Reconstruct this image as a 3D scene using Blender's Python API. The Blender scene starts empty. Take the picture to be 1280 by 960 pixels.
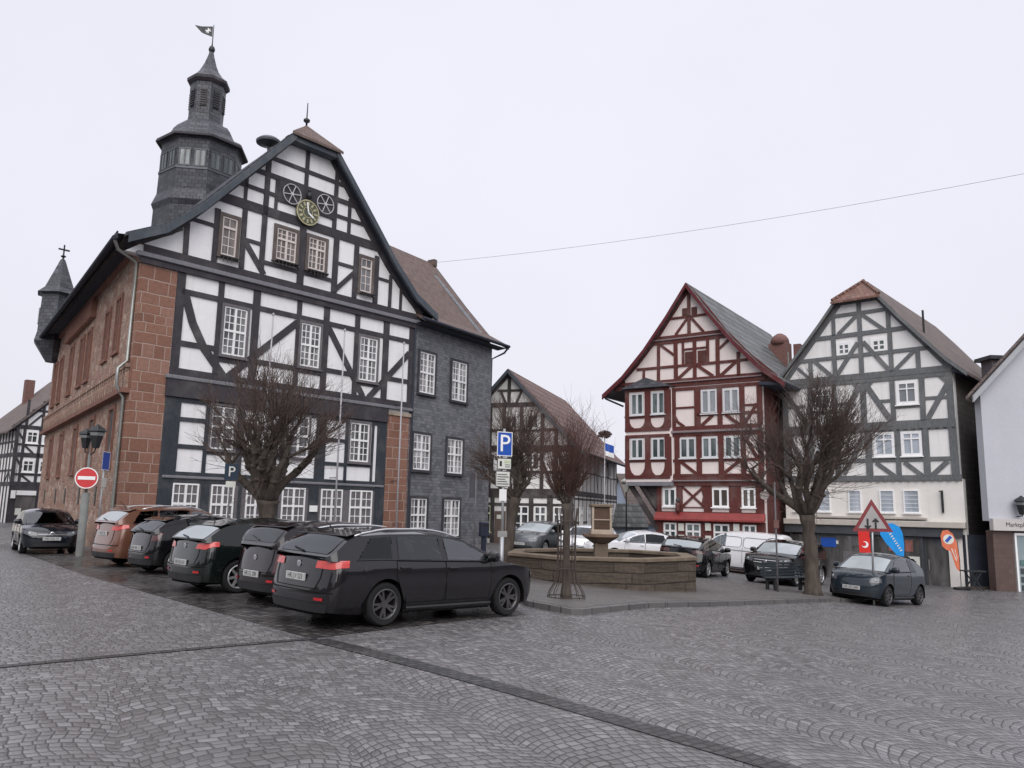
import bpy, bmesh, math, random
from mathutils import Vector, Matrix
R=math.radians
scene=bpy.context.scene
col=scene.collection
rnd=random.Random(7)

# ---------------------------------------------------------------- ground height
def S(x,k=1.5):
    t=x/k
    return x if t>30 else k*math.log1p(math.exp(t))
def g(X,Y): return -0.075*(S(X+0.5)-S(X-14))

# ---------------------------------------------------------------- object helpers
def tag(o,label=None,cat=None,group=None,kind=None):
    for k,v in (('label',label),('category',cat),('group',group),('kind',kind)):
        if v: o[k]=v
    return o
def empty(name,loc,rz=0,label=None,cat=None,group=None):
    o=bpy.data.objects.new(name,None); col.objects.link(o)
    o.location=loc; o.rotation_euler=(0,0,R(rz)); o.empty_display_size=.2
    return tag(o,label,cat,group)

class MB:
    def __init__(s): s.v=[]; s.f=[]; s.m=[]
    def add(s,vs,fs,mi=0):
        b=len(s.v); s.v+= [tuple(p) for p in vs]
        s.f+=[tuple(i+b for i in f) for f in fs]; s.m+=[mi]*len(fs); return s
    def box(s,x0,x1,y0,y1,z0,z1,mi=0):
        return s.add([(x,y,z) for x in (x0,x1) for y in (y0,y1) for z in (z0,z1)],
            [(0,1,3,2),(4,6,7,5),(0,4,5,1),(2,3,7,6),(0,2,6,4),(1,5,7,3)],mi)
    def poly(s,pts,y0,y1,mi=0):           # polygon in the xz plane pushed from y0 to y1
        n=len(pts)
        return s.add([(x,y0,z) for x,z in pts]+[(x,y1,z) for x,z in pts],
            [tuple(range(n)),tuple(range(2*n-1,n-1,-1))]+[(i,(i+1)%n,(i+1)%n+n,i+n) for i in range(n)],mi)
    def prism(s,pts,z0,z1,mi=0):          # polygon in the xy plane pushed up
        n=len(pts)
        return s.add([(x,y,z0) for x,y in pts]+[(x,y,z1) for x,y in pts],
            [tuple(range(n)),tuple(range(2*n-1,n-1,-1))]+[(i,(i+1)%n,(i+1)%n+n,i+n) for i in range(n)],mi)
    def bar(s,p,q,w,y0,y1,mi=0):
        dx,dz=q[0]-p[0],q[1]-p[1]; L=math.hypot(dx,dz); ox,oz=-dz/L*w/2,dx/L*w/2
        return s.poly([(p[0]+ox,p[1]+oz),(p[0]-ox,p[1]-oz),(q[0]-ox,q[1]-oz),(q[0]+ox,q[1]+oz)],y0,y1,mi)
    def tube(s,pts,r,n=6,mi=0,cap=True):
        pts=[Vector(p) for p in pts]; rr=r if isinstance(r,(list,tuple)) else [r]*len(pts)
        vs=[]; up=None
        for i,p in enumerate(pts):
            d=(pts[min(i+1,len(pts)-1)]-pts[max(i-1,0)])
            if d.length<1e-9: d=Vector((0,0,1))
            d.normalize()
            if up is None: up=Vector((1,0,0)) if abs(d.x)<.8 else Vector((0,1,0))
            a=up-d*up.dot(d)
            if a.length<1e-4: a=d.orthogonal()
            a.normalize(); b=d.cross(a); up=a
            for k in range(n):
                t=2*math.pi*k/n; vs.append(p+(a*math.cos(t)+b*math.sin(t))*rr[i])
        m=len(pts)
        fs=[(i*n+k,i*n+(k+1)%n,(i+1)*n+(k+1)%n,(i+1)*n+k) for i in range(m-1) for k in range(n)]
        if cap: fs+=[tuple(range(n-1,-1,-1)),tuple(range((m-1)*n,m*n))]
        return s.add(vs,fs,mi)
    def lathe(s,prof,n=16,c=(0,0,0),mi=0,ph=0,axis='z',cap=True):
        vs=[]
        for r,z in prof:
            for k in range(n):
                t=2*math.pi*k/n+ph; a,b=r*math.cos(t),r*math.sin(t)
                if axis=='z': vs.append((c[0]+a,c[1]+b,c[2]+z))
                elif axis=='y': vs.append((c[0]+a,c[1]+z,c[2]+b))
                else: vs.append((c[0]+z,c[1]+a,c[2]+b))
        m=len(prof)
        fs=[(i*n+k,i*n+(k+1)%n,(i+1)*n+(k+1)%n,(i+1)*n+k) for i in range(m-1) for k in range(n)]
        if cap: fs+=[tuple(range(n-1,-1,-1)),tuple(range((m-1)*n,m*n))]
        return s.add(vs,fs,mi)
    def xf(s,M): s.v=[tuple(M@Vector(p)) for p in s.v]; return s
    def build(s,name,mats,parent=None,smooth=False,M=None,bevel=0,uv=True,sharp=None,norm=True):
        if not isinstance(mats,(list,tuple)): mats=[mats]
        if M is not None: s.xf(M)
        me=bpy.data.meshes.new(name); me.from_pydata(s.v,[],s.f)
        for m in mats: me.materials.append(m)
        if len(mats)>1: me.polygons.foreach_set('material_index',s.m)
        if norm or bevel:
            bm=bmesh.new(); bm.from_mesh(me)
            if norm: bmesh.ops.recalc_face_normals(bm,faces=bm.faces)
            if bevel: bmesh.ops.bevel(bm,geom=bm.edges[:],offset=bevel,segments=1,affect='EDGES',profile=.5,clamp_overlap=True)
            bm.to_mesh(me); bm.free()
        me.update()
        if uv:
            ul=me.uv_layers.new(name='UVMap').data
            for p in me.polygons:
                n=p.normal
                t=Vector((0,0,1)).cross(n) if abs(n.z)<.98 else Vector((1,0,0))
                if t.length<1e-6: t=Vector((1,0,0))
                t.normalize(); b=n.cross(t)
                for li in p.loop_indices:
                    c=me.vertices[me.loops[li].vertex_index].co
                    ul[li].uv=(c.dot(t),c.dot(b))
        if smooth:
            me.polygons.foreach_set('use_smooth',[True]*len(me.polygons))
            if sharp: me.set_sharp_from_angle(angle=R(sharp))
        o=bpy.data.objects.new(name,me); col.objects.link(o)
        if parent: o.parent=parent
        return o

# ---------------------------------------------------------------- lettering (made first)
TXT={}
def make_texts(words):
    tmp=[]
    for w in words:
        c=bpy.data.curves.new('t','FONT'); c.body=w; c.size=1; c.extrude=.02; c.align_x='CENTER'; c.align_y='CENTER'; c.resolution_u=3
        o=bpy.data.objects.new('t',c); col.objects.link(o); tmp.append((w,o,c))
    dg=bpy.context.evaluated_depsgraph_get(); dg.update()
    for w,o,c in tmp:
        TXT[w]=bpy.data.meshes.new_from_object(o.evaluated_get(dg))
    for w,o,c in tmp:
        bpy.data.objects.remove(o); bpy.data.curves.remove(c)
PLATES=['HR LV 523','HR ST 82','HR AK 41','HR MG 77','HR ED 610','HR WN 115','HR CL 208','HR EO 640']
make_texts(PLATES+['P','Marktplatz'])
def text(w,size,mat,parent,loc,rx=90,rz=0,name='lettering',sx=1):
    me=TXT[w].copy(); me.materials.clear(); me.materials.append(mat)
    o=bpy.data.objects.new(name,me); col.objects.link(o); o.parent=parent
    o.location=loc; o.rotation_euler=(R(rx),0,R(rz)); o.scale=(size*sx,size,size*.3)
    return o

# ---------------------------------------------------------------- materials
class X:      # tiny expression wrapper over math nodes
    def __init__(s,nt,sk): s.nt=nt; s.k=sk
    def op(s,o,b=None,c=None):
        n=s.nt.nodes.new('ShaderNodeMath'); n.operation=o
        for i,q in enumerate((s,b,c)):
            if q is None: continue
            if isinstance(q,X): s.nt.links.new(q.k,n.inputs[i])
            else: n.inputs[i].default_value=q
        return X(s.nt,n.outputs[0])
    def __add__(s,b): return s.op('ADD',b)
    def __sub__(s,b): return s.op('SUBTRACT',b)
    def __mul__(s,b): return s.op('MULTIPLY',b)
    def __truediv__(s,b): return s.op('DIVIDE',b)
    def floor(s): return s.op('FLOOR')
    def fract(s): return s.op('FRACT')
    def sqrt(s): return s.op('SQRT')
    def mn(s,b): return s.op('MINIMUM',b)
    def mx(s,b): return s.op('MAXIMUM',b)
class NT:
    def __init__(s,name):
        s.mat=bpy.data.materials.new(name); s.mat.use_nodes=True; s.t=s.mat.node_tree; s.L=s.t.links.new
        s.p=s.t.nodes['Principled BSDF']
    def n(s,t,**k):
        q=s.t.nodes.new('ShaderNode'+t)
        for a,b in k.items(): setattr(q,a,b)
        return q
    def coord(s,out='Object'): return s.n('TexCoord').outputs[out]
    def noise(s,scale,detail=4,vec=None,rough=.55,out='Fac'):
        q=s.n('TexNoise'); q.inputs['Scale'].default_value=scale; q.inputs['Detail'].default_value=detail; q.inputs['Roughness'].default_value=rough
        if vec is not None: s.L(vec,q.inputs['Vector'])
        return q.outputs[out]
    def mapping(s,vec,sc=(1,1,1),rot=(0,0,0)):
        q=s.n('Mapping'); q.inputs['Scale'].default_value=sc; q.inputs['Rotation'].default_value=rot; s.L(vec,q.inputs['Vector']); return q.outputs[0]
    def ramp(s,fac,stops):
        q=s.n('ValToRGB'); el=q.color_ramp.elements
        while len(el)<len(stops): el.new(.5)
        for e,(p,c) in zip(el,stops): e.position=p; e.color=(*c,1) if len(c)==3 else c
        s.L(fac,q.inputs[0]); return q.outputs[0]
    def mix(s,f,a,b,mode='MIX'):
        q=s.n('Mix',data_type='RGBA',blend_type=mode)
        for i,v in ((0,f),(6,a),(7,b)):
            if hasattr(v,'links') : s.L(v,q.inputs[i])
            elif i==0: q.inputs[0].default_value=v
            else: q.inputs[i].default_value=(*v,1)
        return q.outputs[2]
    def rng(s,f,a,b,c,d):
        q=s.n('MapRange'); s.L(f,q.inputs[0])
        for i,v in enumerate((a,b,c,d)): q.inputs[i+1].default_value=v
        return q.outputs[0]
    def set(s,nm,v):
        i=s.p.inputs[nm]
        if hasattr(v,'links'): s.L(v,i)
        else: i.default_value=(*v,1) if isinstance(v,tuple) and len(v)==3 else v
    def bump(s,h,strength=.4,dist=.02):
        q=s.n('Bump'); q.inputs['Strength'].default_value=strength; q.inputs['Distance'].default_value=dist
        s.L(h,q.inputs['Height']); s.L(q.outputs[0],s.p.inputs['Normal'])
def mul(c,k): return tuple(min(1,x*k) for x in c)
def mat(name,c,rough=.6,var=.18,scale=3,bump=0,bscale=40,metal=0,coat=0,stretch=(1,1,1),rv=.08,coord='Object'):
    m=NT(name); v=m.mapping(m.coord(coord),stretch)
    f=m.noise(scale,5,v)
    m.set('Base Color',m.ramp(f,[(.25,mul(c,1-var)),(.75,mul(c,1+var))]))
    m.set('Roughness',m.rng(m.noise(scale*2.3,3,v),.3,.7,max(.02,rough-rv),min(1,rough+rv)))
    m.set('Metallic',metal); m.set('Coat Weight',coat); m.set('Specular IOR Level',.2 if rough>.65 else .5)
    if coat: m.set('Coat Roughness',.06)
    if bump: m.bump(m.noise(bscale,4,v),bump,.01)
    return m.mat
def plaster(name,c,dirt=(.30,.27,.24),amt=.35):
    m=NT(name); v=m.coord()
    big=m.noise(.7,5,v); st=m.noise(1.0,5,m.mapping(v,(3.5,3.5,.35)))
    fine=m.noise(14,4,v)
    a=m.ramp(big,[(.3,mul(c,.93)),(.7,c)])
    d=m.rng(st,.52,.8,0,amt)
    k=m.mix(d,a,mul(dirt,1.6))
    pat=m.noise(2.6,6,v,.7); k=m.mix(m.rng(pat,.56,.72,0,.30),k,mul(dirt,2.0))
    m.set('Base Color',m.mix(m.rng(fine,.35,.7,0,.12),k,mul(c,.8)))
    hh=X(m.t,m.noise(3.2,4,v))*1.6+X(m.t,m.noise(40,5,v))*.25
    m.set('Roughness',.85); m.bump(hh.k,.35,.025)
    return m.mat
def wood(name,c,wear=.25,rough=.62):
    m=NT(name); v=m.coord()
    gr=m.noise(5,6,m.mapping(v,(6,6,1.2)),.65); b=m.noise(1.1,4,v)
    k=m.ramp(gr,[(.25,mul(c,.65)),(.6,c),(.85,mul(c,1.55))])
    k=m.mix(m.rng(b,.5,.75,0,min(.5,wear+.08)),k,mul((.3,.29,.28),.9)); k=m.mix(m.rng(m.noise(2.4,6,m.mapping(v,(3,3,.8)),.75),.5,.75,0,.45),k,mul(c,.45))
    m.set('Base Color',k); m.set('Roughness',rough); m.set('Specular IOR Level',.18); m.bump(gr,.35,.012)
    return m.mat
def brickm(name,c1,c2,mort,bw,bh,ms,rough=.8,bump=.5,off=.5,squash=1,sf=2,nv=.25,dist=.015,stain=None,coord='UV',rot=0,rv=.1,warp=0):
    m=NT(name); v=m.mapping(m.coord(coord),(1,1,1),(0,0,rot))
    if warp:
        nz=m.noise(1.7,3,v,out='Color'); q=m.n('VectorMath',operation='MULTIPLY_ADD'); m.L(nz,q.inputs[0]); q.inputs[1].default_value=(warp,)*3; m.L(v,q.inputs[2]); v=q.outputs[0]
    b=m.n('TexBrick'); b.offset=off; b.squash=squash; b.squash_frequency=sf
    m.L(v,b.inputs['Vector']); b.inputs['Scale'].default_value=1
    b.inputs['Color1'].default_value=(*c1,1); b.inputs['Color2'].default_value=(*c2,1); b.inputs['Mortar'].default_value=(*mort,1)
    b.inputs['Mortar Size'].default_value=ms; b.inputs['Mortar Smooth'].default_value=.25; b.inputs['Bias'].default_value=0
    b.inputs['Brick Width'].default_value=bw; b.inputs['Row Height'].default_value=bh
    nz=m.noise(4,6,v); k=m.mix(m.rng(nz,.3,.75,0,nv),b.outputs['Color'],mul(c1,.45))
    if stain:
        k=m.mix(m.rng(m.noise(.45,5,v),.5,.75,0,.6),k,stain)
    m.set('Base Color',k); m.set('Roughness',m.rng(m.noise(1.3,4,v),.3,.7,max(.05,rough-rv),min(1,rough+rv)))
    h=X(m.t,b.outputs['Fac'])*-1.0+X(m.t,m.noise(25,4,v))*.35
    m.bump(h.k,bump,dist); return m.mat
def tiles(name,c1,c2,w,hh,rough=.75,nv=.35,moss=None,bump=.9,edge=.14):
    # overlapping rows: saw-tooth height along the slope, random tone per tile
    m=NT(name); uv=m.coord('UV'); sp=m.n('SeparateXYZ'); m.L(uv,sp.inputs[0])
    u,v=X(m.t,sp.outputs[0]),X(m.t,sp.outputs[1])
    r=(v/hh).floor(); fr=(v/hh).fract(); uu=u/w+r*.5; c=uu.floor(); fu=uu.fract()
    wn=m.n('TexWhiteNoise',noise_dimensions='2D'); cb=m.n('CombineXYZ'); m.L(r.k,cb.inputs[0]); m.L(c.k,cb.inputs[1]); m.L(cb.outputs[0],wn.inputs['Vector'])
    k=m.mix(wn.outputs[0],c1,c2)
    gap=(fu-.5).op('ABSOLUTE'); e=m.rng(gap.k,.44,.5,0,.75); low=m.rng(fr.k,0,edge,.85,0)
    k=m.mix(X(m.t,e).mx(X(m.t,low)).k,k,mul(c1,.25))
    k=m.mix(m.rng(m.noise(1.2,6,uv),.4,.75,0,nv),k,mul(c1,.5) if moss is None else moss)
    m.set('Base Color',k); m.set('Roughness',rough); m.set('Specular IOR Level',.3)
    h=(fr*-.8)+X(m.t,wn.outputs[0])*.25-X(m.t,e)*.5
    m.bump(h.k,bump,.03); return m.mat
def ashlar(name,cols,mort,rh,w0,w1,jw,nv=.4,stain=None,rough=.88,seedv=0.0,lump=.10):
    m=NT(name); uv=m.coord('UV')
    nz=m.noise(1.3,3,uv,out='Color'); q=m.n('VectorMath',operation='MULTIPLY_ADD'); m.L(nz,q.inputs[0]); q.inputs[1].default_value=(.07,)*3; m.L(uv,q.inputs[2])
    nz2=m.noise(7,3,uv,out='Color'); q2=m.n('VectorMath',operation='MULTIPLY_ADD'); m.L(nz2,q2.inputs[0]); q2.inputs[1].default_value=(.022,)*3; m.L(q.outputs[0],q2.inputs[2])
    sp=m.n('SeparateXYZ'); m.L(q2.outputs[0],sp.inputs[0]); u,v=X(m.t,sp.outputs[0]),X(m.t,sp.outputs[1])
    vv=(v+((v*2.3).op('SINE')*lump))/rh; r=vv.floor(); fr=vv.fract()
    def wn(a,b,c=0.0):
        n=m.n('TexWhiteNoise',noise_dimensions='3D'); cb=m.n('CombineXYZ'); m.L(a.k,cb.inputs[0])
        if b is not None: m.L(b.k,cb.inputs[1])
        cb.inputs[2].default_value=c+seedv; m.L(cb.outputs[0],n.inputs['Vector']); return X(m.t,n.outputs[0])
    w=wn(r,None,1.0)*(w1-w0)+w0; uu=u/w+wn(r,None,2.0)*5.0; c=uu.floor(); fu=uu.fract()
    rv=wn(r,c,3.0)
    d=(((fr-.5).op('ABSOLUTE')*-1.0+.5)*rh).mn(((fu-.5).op('ABSOLUTE')*-1.0+.5)*w)
    n=len(cols); k=m.ramp(rv.k,[(t/(n-1),cc) for t,cc in enumerate(cols)])
    fine=m.noise(9,6,uv); k=m.mix(m.rng(fine,.35,.75,0,nv),k,mul(cols[0],.55))
    jt=m.rng(d.k,jw*.4,jw,1,0); k=m.mix((X(m.t,jt)*.9).k,k,mort)
    if stain:
        k=m.mix(m.rng(m.noise(.55,6,m.mapping(uv,(1,.45,1))),.45,.72,0,.75),k,stain)
        k=m.mix(m.rng(m.noise(1.2,7,m.mapping(uv,(.8,9,1)),.7),.47,.62,0,.75),k,mul(stain,.45))
    m.set('Base Color',k); m.set('Roughness',rough); m.set('Specular IOR Level',.2)
    h=X(m.t,m.rng(d.k,0,.03,0,1))+X(m.t,fine)*.6+rv*.3; m.bump(h.k,.6,.02); return m.mat
def glassm(name,c=(.03,.035,.04),rough=.04,curtain=None,cs=2.5):
    m=NT(name); v=m.coord()
    if curtain:
        oi=m.n('ObjectInfo'); q=m.n('VectorMath',operation='MULTIPLY_ADD'); m.L(v,q.inputs[0]); q.inputs[1].default_value=(cs,cs,cs*.22); 
        cb=m.n('CombineXYZ'); m.L(oi.outputs['Random'],cb.inputs[0]); sc=m.n('VectorMath',operation='SCALE'); m.L(cb.outputs[0],sc.inputs[0]); sc.inputs['Scale'].default_value=37
        m.L(sc.outputs[0],q.inputs[2])
        f=m.noise(1.4,4,q.outputs[0])
        kk=m.ramp(f,[(.40,c),(.56,curtain),(.75,mul(curtain,1.25))]); dk=m.rng(oi.outputs['Random'],0,1,.0,.85)
        m.set('Base Color',m.mix(X(m.t,dk).op('POWER',1.6).k,kk,mul(c,.7)))
    else: m.set('Base Color',c)
    m.set('Roughness',rough); m.set('Specular IOR Level',.75)
    m.bump(m.noise(2.2,2,v),.05,.02)
    return m.mat

MT={}
MT['white']=plaster('white_limewash',(.80,.80,.81))
MT['white2']=plaster('old_white_plaster',(.78,.77,.76),amt=.4)
MT['pink']=plaster('pale_pink_plaster',(.74,.655,.63),amt=.25)
MT['cream']=plaster('cream_render',(.75,.725,.69),amt=.3)
MT['grey_white']=plaster('cool_white_render',(.47,.48,.525),amt=.15)
MT['blue_white']=plaster('pale_blue_render',(.50,.58,.70),amt=.15)
MT['timber']=wood('dark_oak_timber',(.055,.050,.058),.14)
MT['timber_blue']=wood('slate_blue_timber',(.043,.050,.060),.12)
MT['timber_red']=wood('oxblood_timber',(.115,.037,.033),.2)
MT['timber_grey']=wood('grey_blue_timber',(.145,.152,.158),.3)
MT['timber_brown']=wood('brown_black_timber',(.06,.05,.05),.3)
MT['verge']=wood('blue_grey_board',(.075,.088,.105),.12)
MT['verge_red']=wood('red_board',(.11,.025,.03),.1)
MT['moulding']=wood('pale_grey_moulding',(.20,.20,.22),.2)
MT['casing']=wood('grey_window_casing',(.15,.14,.15),.2)
MT['ashlar']=ashlar('red_sandstone_blocks',[(.185,.096,.070),(.24,.122,.088),(.275,.148,.108),(.25,.132,.098),(.305,.178,.138)],(.34,.262,.22),.40,.38,.95,.024)
MT['soffit']=mat('dark_soffit_boards',(.035,.04,.055),.7)
MT['slate']=tiles('wall_slates',(.10,.104,.116),(.175,.18,.195),.24,.145,.5,.3,bump=1.0)
MT['slate_dark']=tiles('tower_slates',(.042,.044,.054),(.085,.088,.10),.34,.20,.5,.3)
MT['tile_brown']=tiles('brown_clay_tiles',(.105,.07,.06),(.15,.105,.092),.19,.24,.75,.45,moss=(.10,.09,.08))
MT['tile_red']=tiles('weathered_red_tiles',(.12,.06,.052),(.20,.125,.11),.26,.55,.7,.4,moss=(.14,.11,.10),edge=.5)
MT['tile_grey']=tiles('dark_grey_tiles',(.055,.060,.062),(.15,.155,.155),.34,.60,.5,.3,moss=(.10,.105,.095),bump=1.0,edge=.6)
MT['tile_dull']=tiles('dull_brown_roof',(.115,.09,.085),(.15,.12,.11),.3,.35,.8,.3)
MT['frame']=mat('white_window_paint',(.78,.78,.78),.45,.06)
MT['frame_y']=mat('yellowed_window_paint',(.62,.64,.46),.5,.1)
MT['pane']=glassm('window_glass',(.035,.04,.045),.05,(.20,.20,.21))
MT['pane_lace']=glassm('lace_curtain_glass',(.07,.07,.075),.06,(.42,.42,.44),4)
MT['pane_dark']=glassm('dark_window_glass',(.045,.062,.063),.05,(.15,.18,.182),2)
MT['pane_blind']=glassm('blind_window_glass',(.30,.34,.38),.15,(.42,.46,.52),1.2)
MT['shop_glass']=glassm('shop_glass',(.06,.06,.06),.04,(.16,.155,.15),1.7)
MT['shutter_red']=wood('brown_red_shutter',(.09,.035,.03),.1)
MT['zinc']=mat('zinc_pipe',(.30,.31,.29),.4,.15,metal=.7)
MT['steel']=mat('galvanised_steel',(.36,.37,.38),.42,.12,metal=.6)
MT['iron']=mat('dark_iron',(.03,.032,.035),.5,.2,metal=.4)
MT['rust']=mat('rusty_iron',(.07,.055,.05),.7,.35)
MT['gold']=mat('dull_gilding',(.40,.36,.22),.45,.2,metal=.3)
MT['white_paint']=mat('white_paint',(.8,.8,.8),.4,.05)
MT['black_paint']=mat('black_paint',(.012,.012,.014),.4,.2)
MT['red_sign']=mat('red_sign_film',(.55,.035,.04),.35,.06)
MT['red_shaded']=mat('shaded_red_film',(.20,.03,.036),.4,.15)  # triangle red with its backlit shade put into the colour
MT['white_shaded']=mat('shaded_white_film',(.36,.345,.34),.45,.15)  # triangle's white field, greyed in the colour to look shaded
MT['blue_sign']=mat('blue_sign_film',(.012,.075,.38),.35,.06)
MT['pale_sign']=mat('pale_sign_film',(.62,.63,.58),.4,.1)
MT['green_tint']=mat('pale_green_film',(.42,.50,.33),.4,.1)
MT['red_fabric']=mat('red_flag_fabric',(.62,.035,.03),.7,.12,6,.3,8)
MT['blue_fabric']=mat('blue_flag_fabric',(.02,.27,.68),.7,.15,6,.3,8)
MT['orange_fabric']=mat('orange_flag_fabric',(.62,.17,.09),.7,.15,6,.3,8)
MT['bark']=mat('grey_brown_bark',(.075,.062,.052),.9,.45,7,.9,28,stretch=(1,1,.35))
MT['twig']=mat('purple_brown_twigs',(.082,.060,.053),.85,.3,5)
MT['twig_red']=mat('russet_twigs',(.085,.048,.040),.85,.3,5)
MT['bench']=mat('dark_green_slats',(.022,.032,.038),.5,.25)
MT['brickchim']=brickm('chimney_brick',(.17,.065,.055),(.12,.05,.045),(.2,.15,.13),.24,.08,.01,.85,.4)
MT['sand']=ashlar('fountain_sandstone',[(.072,.057,.046),(.11,.087,.07),(.09,.070,.055),(.13,.105,.085)],(.045,.036,.03),.30,.8,1.9,.022,nv=.65,stain=(.06,.05,.042),seedv=5.0,lump=.05)
MT['sand_plain']=mat('pale_sandstone',(.36,.30,.24),.85,.3,3,.5,30)
MT['sand_dark']=mat('weathered_sandstone',(.17,.115,.085),.9,.35,3,.6,25)
MT['awning']=mat('red_canopy',(.22,.03,.027),.55,.2)
def rubble():
    m=NT('red_rubble_stone'); v=m.mapping(m.coord('UV'),(1,1.5,1)); 
    nz=m.noise(2.5,3,v,out='Color'); q=m.n('VectorMath',operation='MULTIPLY_ADD'); m.L(nz,q.inputs[0]); q.inputs[1].default_value=(.25,)*3; m.L(v,q.inputs[2])
    a=m.n('TexVoronoi'); a.inputs['Scale'].default_value=2.6; m.L(q.outputs[0],a.inputs['Vector'])
    e=m.n('TexVoronoi',feature='DISTANCE_TO_EDGE'); e.inputs['Scale'].default_value=2.6; m.L(q.outputs[0],e.inputs['Vector'])
    sp=m.n('SeparateColor'); m.L(a.outputs['Color'],sp.inputs[0])
    k=m.ramp(sp.outputs[0],[(.1,(.235,.135,.10)),(.45,(.32,.195,.145)),(.7,(.23,.155,.122)),(.95,(.41,.31,.245))])
    k=m.mix(m.rng(e.outputs[0],.03,.09,1,0),k,(.33,.245,.205))
    k=m.mix(m.rng(m.noise(.5,5,v),.45,.7,0,.35),k,(.175,.118,.098))
    m.set('Base Color',k); m.set('Roughness',.9); m.set('Specular IOR Level',.2); m.bump(m.rng(e.outputs[0],0,.12,0,1),.8,.03); return m.mat
MT['rubble']=rubble()
MT['stone_red']=mat('dressed_red_stone',(.19,.098,.075),.88,.25,3,.4,30)

# paving: segmental arches of small granite setts
def setts():
    m=NT('granite_setts'); gm=m.n('NewGeometry'); v=m.mapping(gm.outputs['Position'],(1,1,1),(0,0,R(-32)))
    nz=m.noise(.42,3,v,out='Color'); q=m.n('VectorMath',operation='MULTIPLY_ADD'); m.L(nz,q.inputs[0]); q.inputs[1].default_value=(.75,)*3; m.L(v,q.inputs[2])
    nz2=m.noise(9,2,v,out='Color'); q2=m.n('VectorMath',operation='MULTIPLY_ADD'); m.L(nz2,q2.inputs[0]); q2.inputs[1].default_value=(.022,)*3; m.L(q.outputs[0],q2.inputs[2])
    sp=m.n('SeparateXYZ'); m.L(q2.outputs[0],sp.inputs[0]); x,y=X(m.t,sp.outputs[0]),X(m.t,sp.outputs[1])
    W,Rr,h,w=1.36,.98,.104,.108
    c=(x/W).floor(); xl=x-(c+.5)*W
    a=((xl*xl)*-1.0+Rr*Rr).sqrt(); yy=(y-a)/h; r=yy.floor(); fr=yy.fract()
    wr=m.n('TexWhiteNoise',noise_dimensions='2D'); cb0=m.n('CombineXYZ'); m.L(r.k,cb0.inputs[0]); m.L(c.k,cb0.inputs[1]); m.L(cb0.outputs[0],wr.inputs['Vector'])
    s=(xl/Rr).op('ARCSINE')*Rr; ss=s/w+X(m.t,wr.outputs[0])*3.0; i=ss.floor(); fi=ss.fract()
    wn=m.n('TexWhiteNoise',noise_dimensions='3D'); cb=m.n('CombineXYZ'); m.L(r.k,cb.inputs[0]); m.L(c.k,cb.inputs[1]); m.L(i.k,cb.inputs[2]); m.L(cb.outputs[0],wn.inputs['Vector'])
    rv=X(m.t,wn.outputs[0])
    d1=((fr-.5).op('ABSOLUTE')*-1.0+.5)*(a/Rr)*h; d2=((fi-.5).op('ABSOLUTE')*-1.0+.5)*w
    d=d1.mn(d2)
    joint=m.rng(d.k,.003,.013,1,0)
    big=m.noise(.22,5,gm.outputs['Position']); mid=m.noise(2.2,5,gm.outputs['Position']); fine=m.noise(60,4,gm.outputs['Position'])
    k=m.ramp(rv.k,[(0,(.118,.112,.115)),(.5,(.165,.157,.161)),(.85,(.195,.187,.192)),(1,(.25,.241,.246))])
    k=m.mix(m.rng(fine,.35,.75,0,.35),k,(.07,.065,.07))
    k=m.mix(m.rng(mid,.5,.8,0,.45),k,(.075,.068,.068))
    k=m.mix(m.rng(big,.45,.7,0,.45),k,(.095,.086,.088)); k=m.mix(m.rng(m.noise(.9,6,gm.outputs['Position'],.7),.56,.70,0,.4),k,(.07,.062,.058))
    js=m.rng(m.noise(1.6,5,gm.outputs['Position']),.35,.65,.7,1.0); k=m.mix((X(m.t,joint)*X(m.t,js)).k,k,(.030,.028,.028))
    m.set('Base Color',k)
    ro=X(m.t,m.rng(big,.3,.7,.20,.42))+rv*.16+X(m.t,joint)*.35
    m.set('Roughness',ro.k); m.set('Specular IOR Level',.5)
    hgt=X(m.t,m.rng(d.k,.0,.034,0,1)).op('POWER',.7)+rv*.22+X(m.t,fine)*.12
    m.bump(hgt.k,.38,.012); return m.mat
MT['setts']=setts()
def rows(name,c1,c2,joint,bw,bh,ms,rot,rough,wet=.5):
    m=NT(name); gm=m.n('NewGeometry'); v=m.mapping(gm.outputs['Position'],(1,1,1),(0,0,rot))
    nz=m.noise(6,2,v,out='Color'); q=m.n('VectorMath',operation='MULTIPLY_ADD'); m.L(nz,q.inputs[0]); q.inputs[1].default_value=(.035,)*3; m.L(v,q.inputs[2])
    b=m.n('TexBrick'); m.L(q.outputs[0],b.inputs['Vector']); b.inputs['Scale'].default_value=1
    for n_,c in (('Color1',c1),('Color2',c2),('Mortar',joint)): b.inputs[n_].default_value=(*c,1)
    b.inputs['Mortar Size'].default_value=ms; b.inputs['Mortar Smooth'].default_value=.3; b.inputs['Brick Width'].default_value=bw; b.inputs['Row Height'].default_value=bh
    big=m.noise(.45,5,gm.outputs['Position']); fine=m.noise(50,4,gm.outputs['Position'])
    k=m.mix(m.rng(fine,.35,.75,0,.4),b.outputs['Color'],mul(c1,.5)); k=m.mix(m.rng(big,.45,.7,0,wet),k,mul(c1,.5))
    m.set('Base Color',k); m.set('Roughness',m.rng(big,.35,.65,min(1,rough+.15),max(.08,rough-.15)))
    h=X(m.t,b.outputs['Fac'])*-1.0+X(m.t,fine)*.25; m.bump(h.k,.7,.012); return m.mat
MT['parking']=rows('dark_wet_setts',(.030,.027,.027),(.13,.118,.112),(.004,.004,.004),.19,.15,.018,R(41),.34)
MT['drain']=rows('dark_gutter_setts',(.030,.028,.029),(.075,.07,.07),(.008,.008,.008),.15,.10,.014,R(-41),.4)
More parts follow.
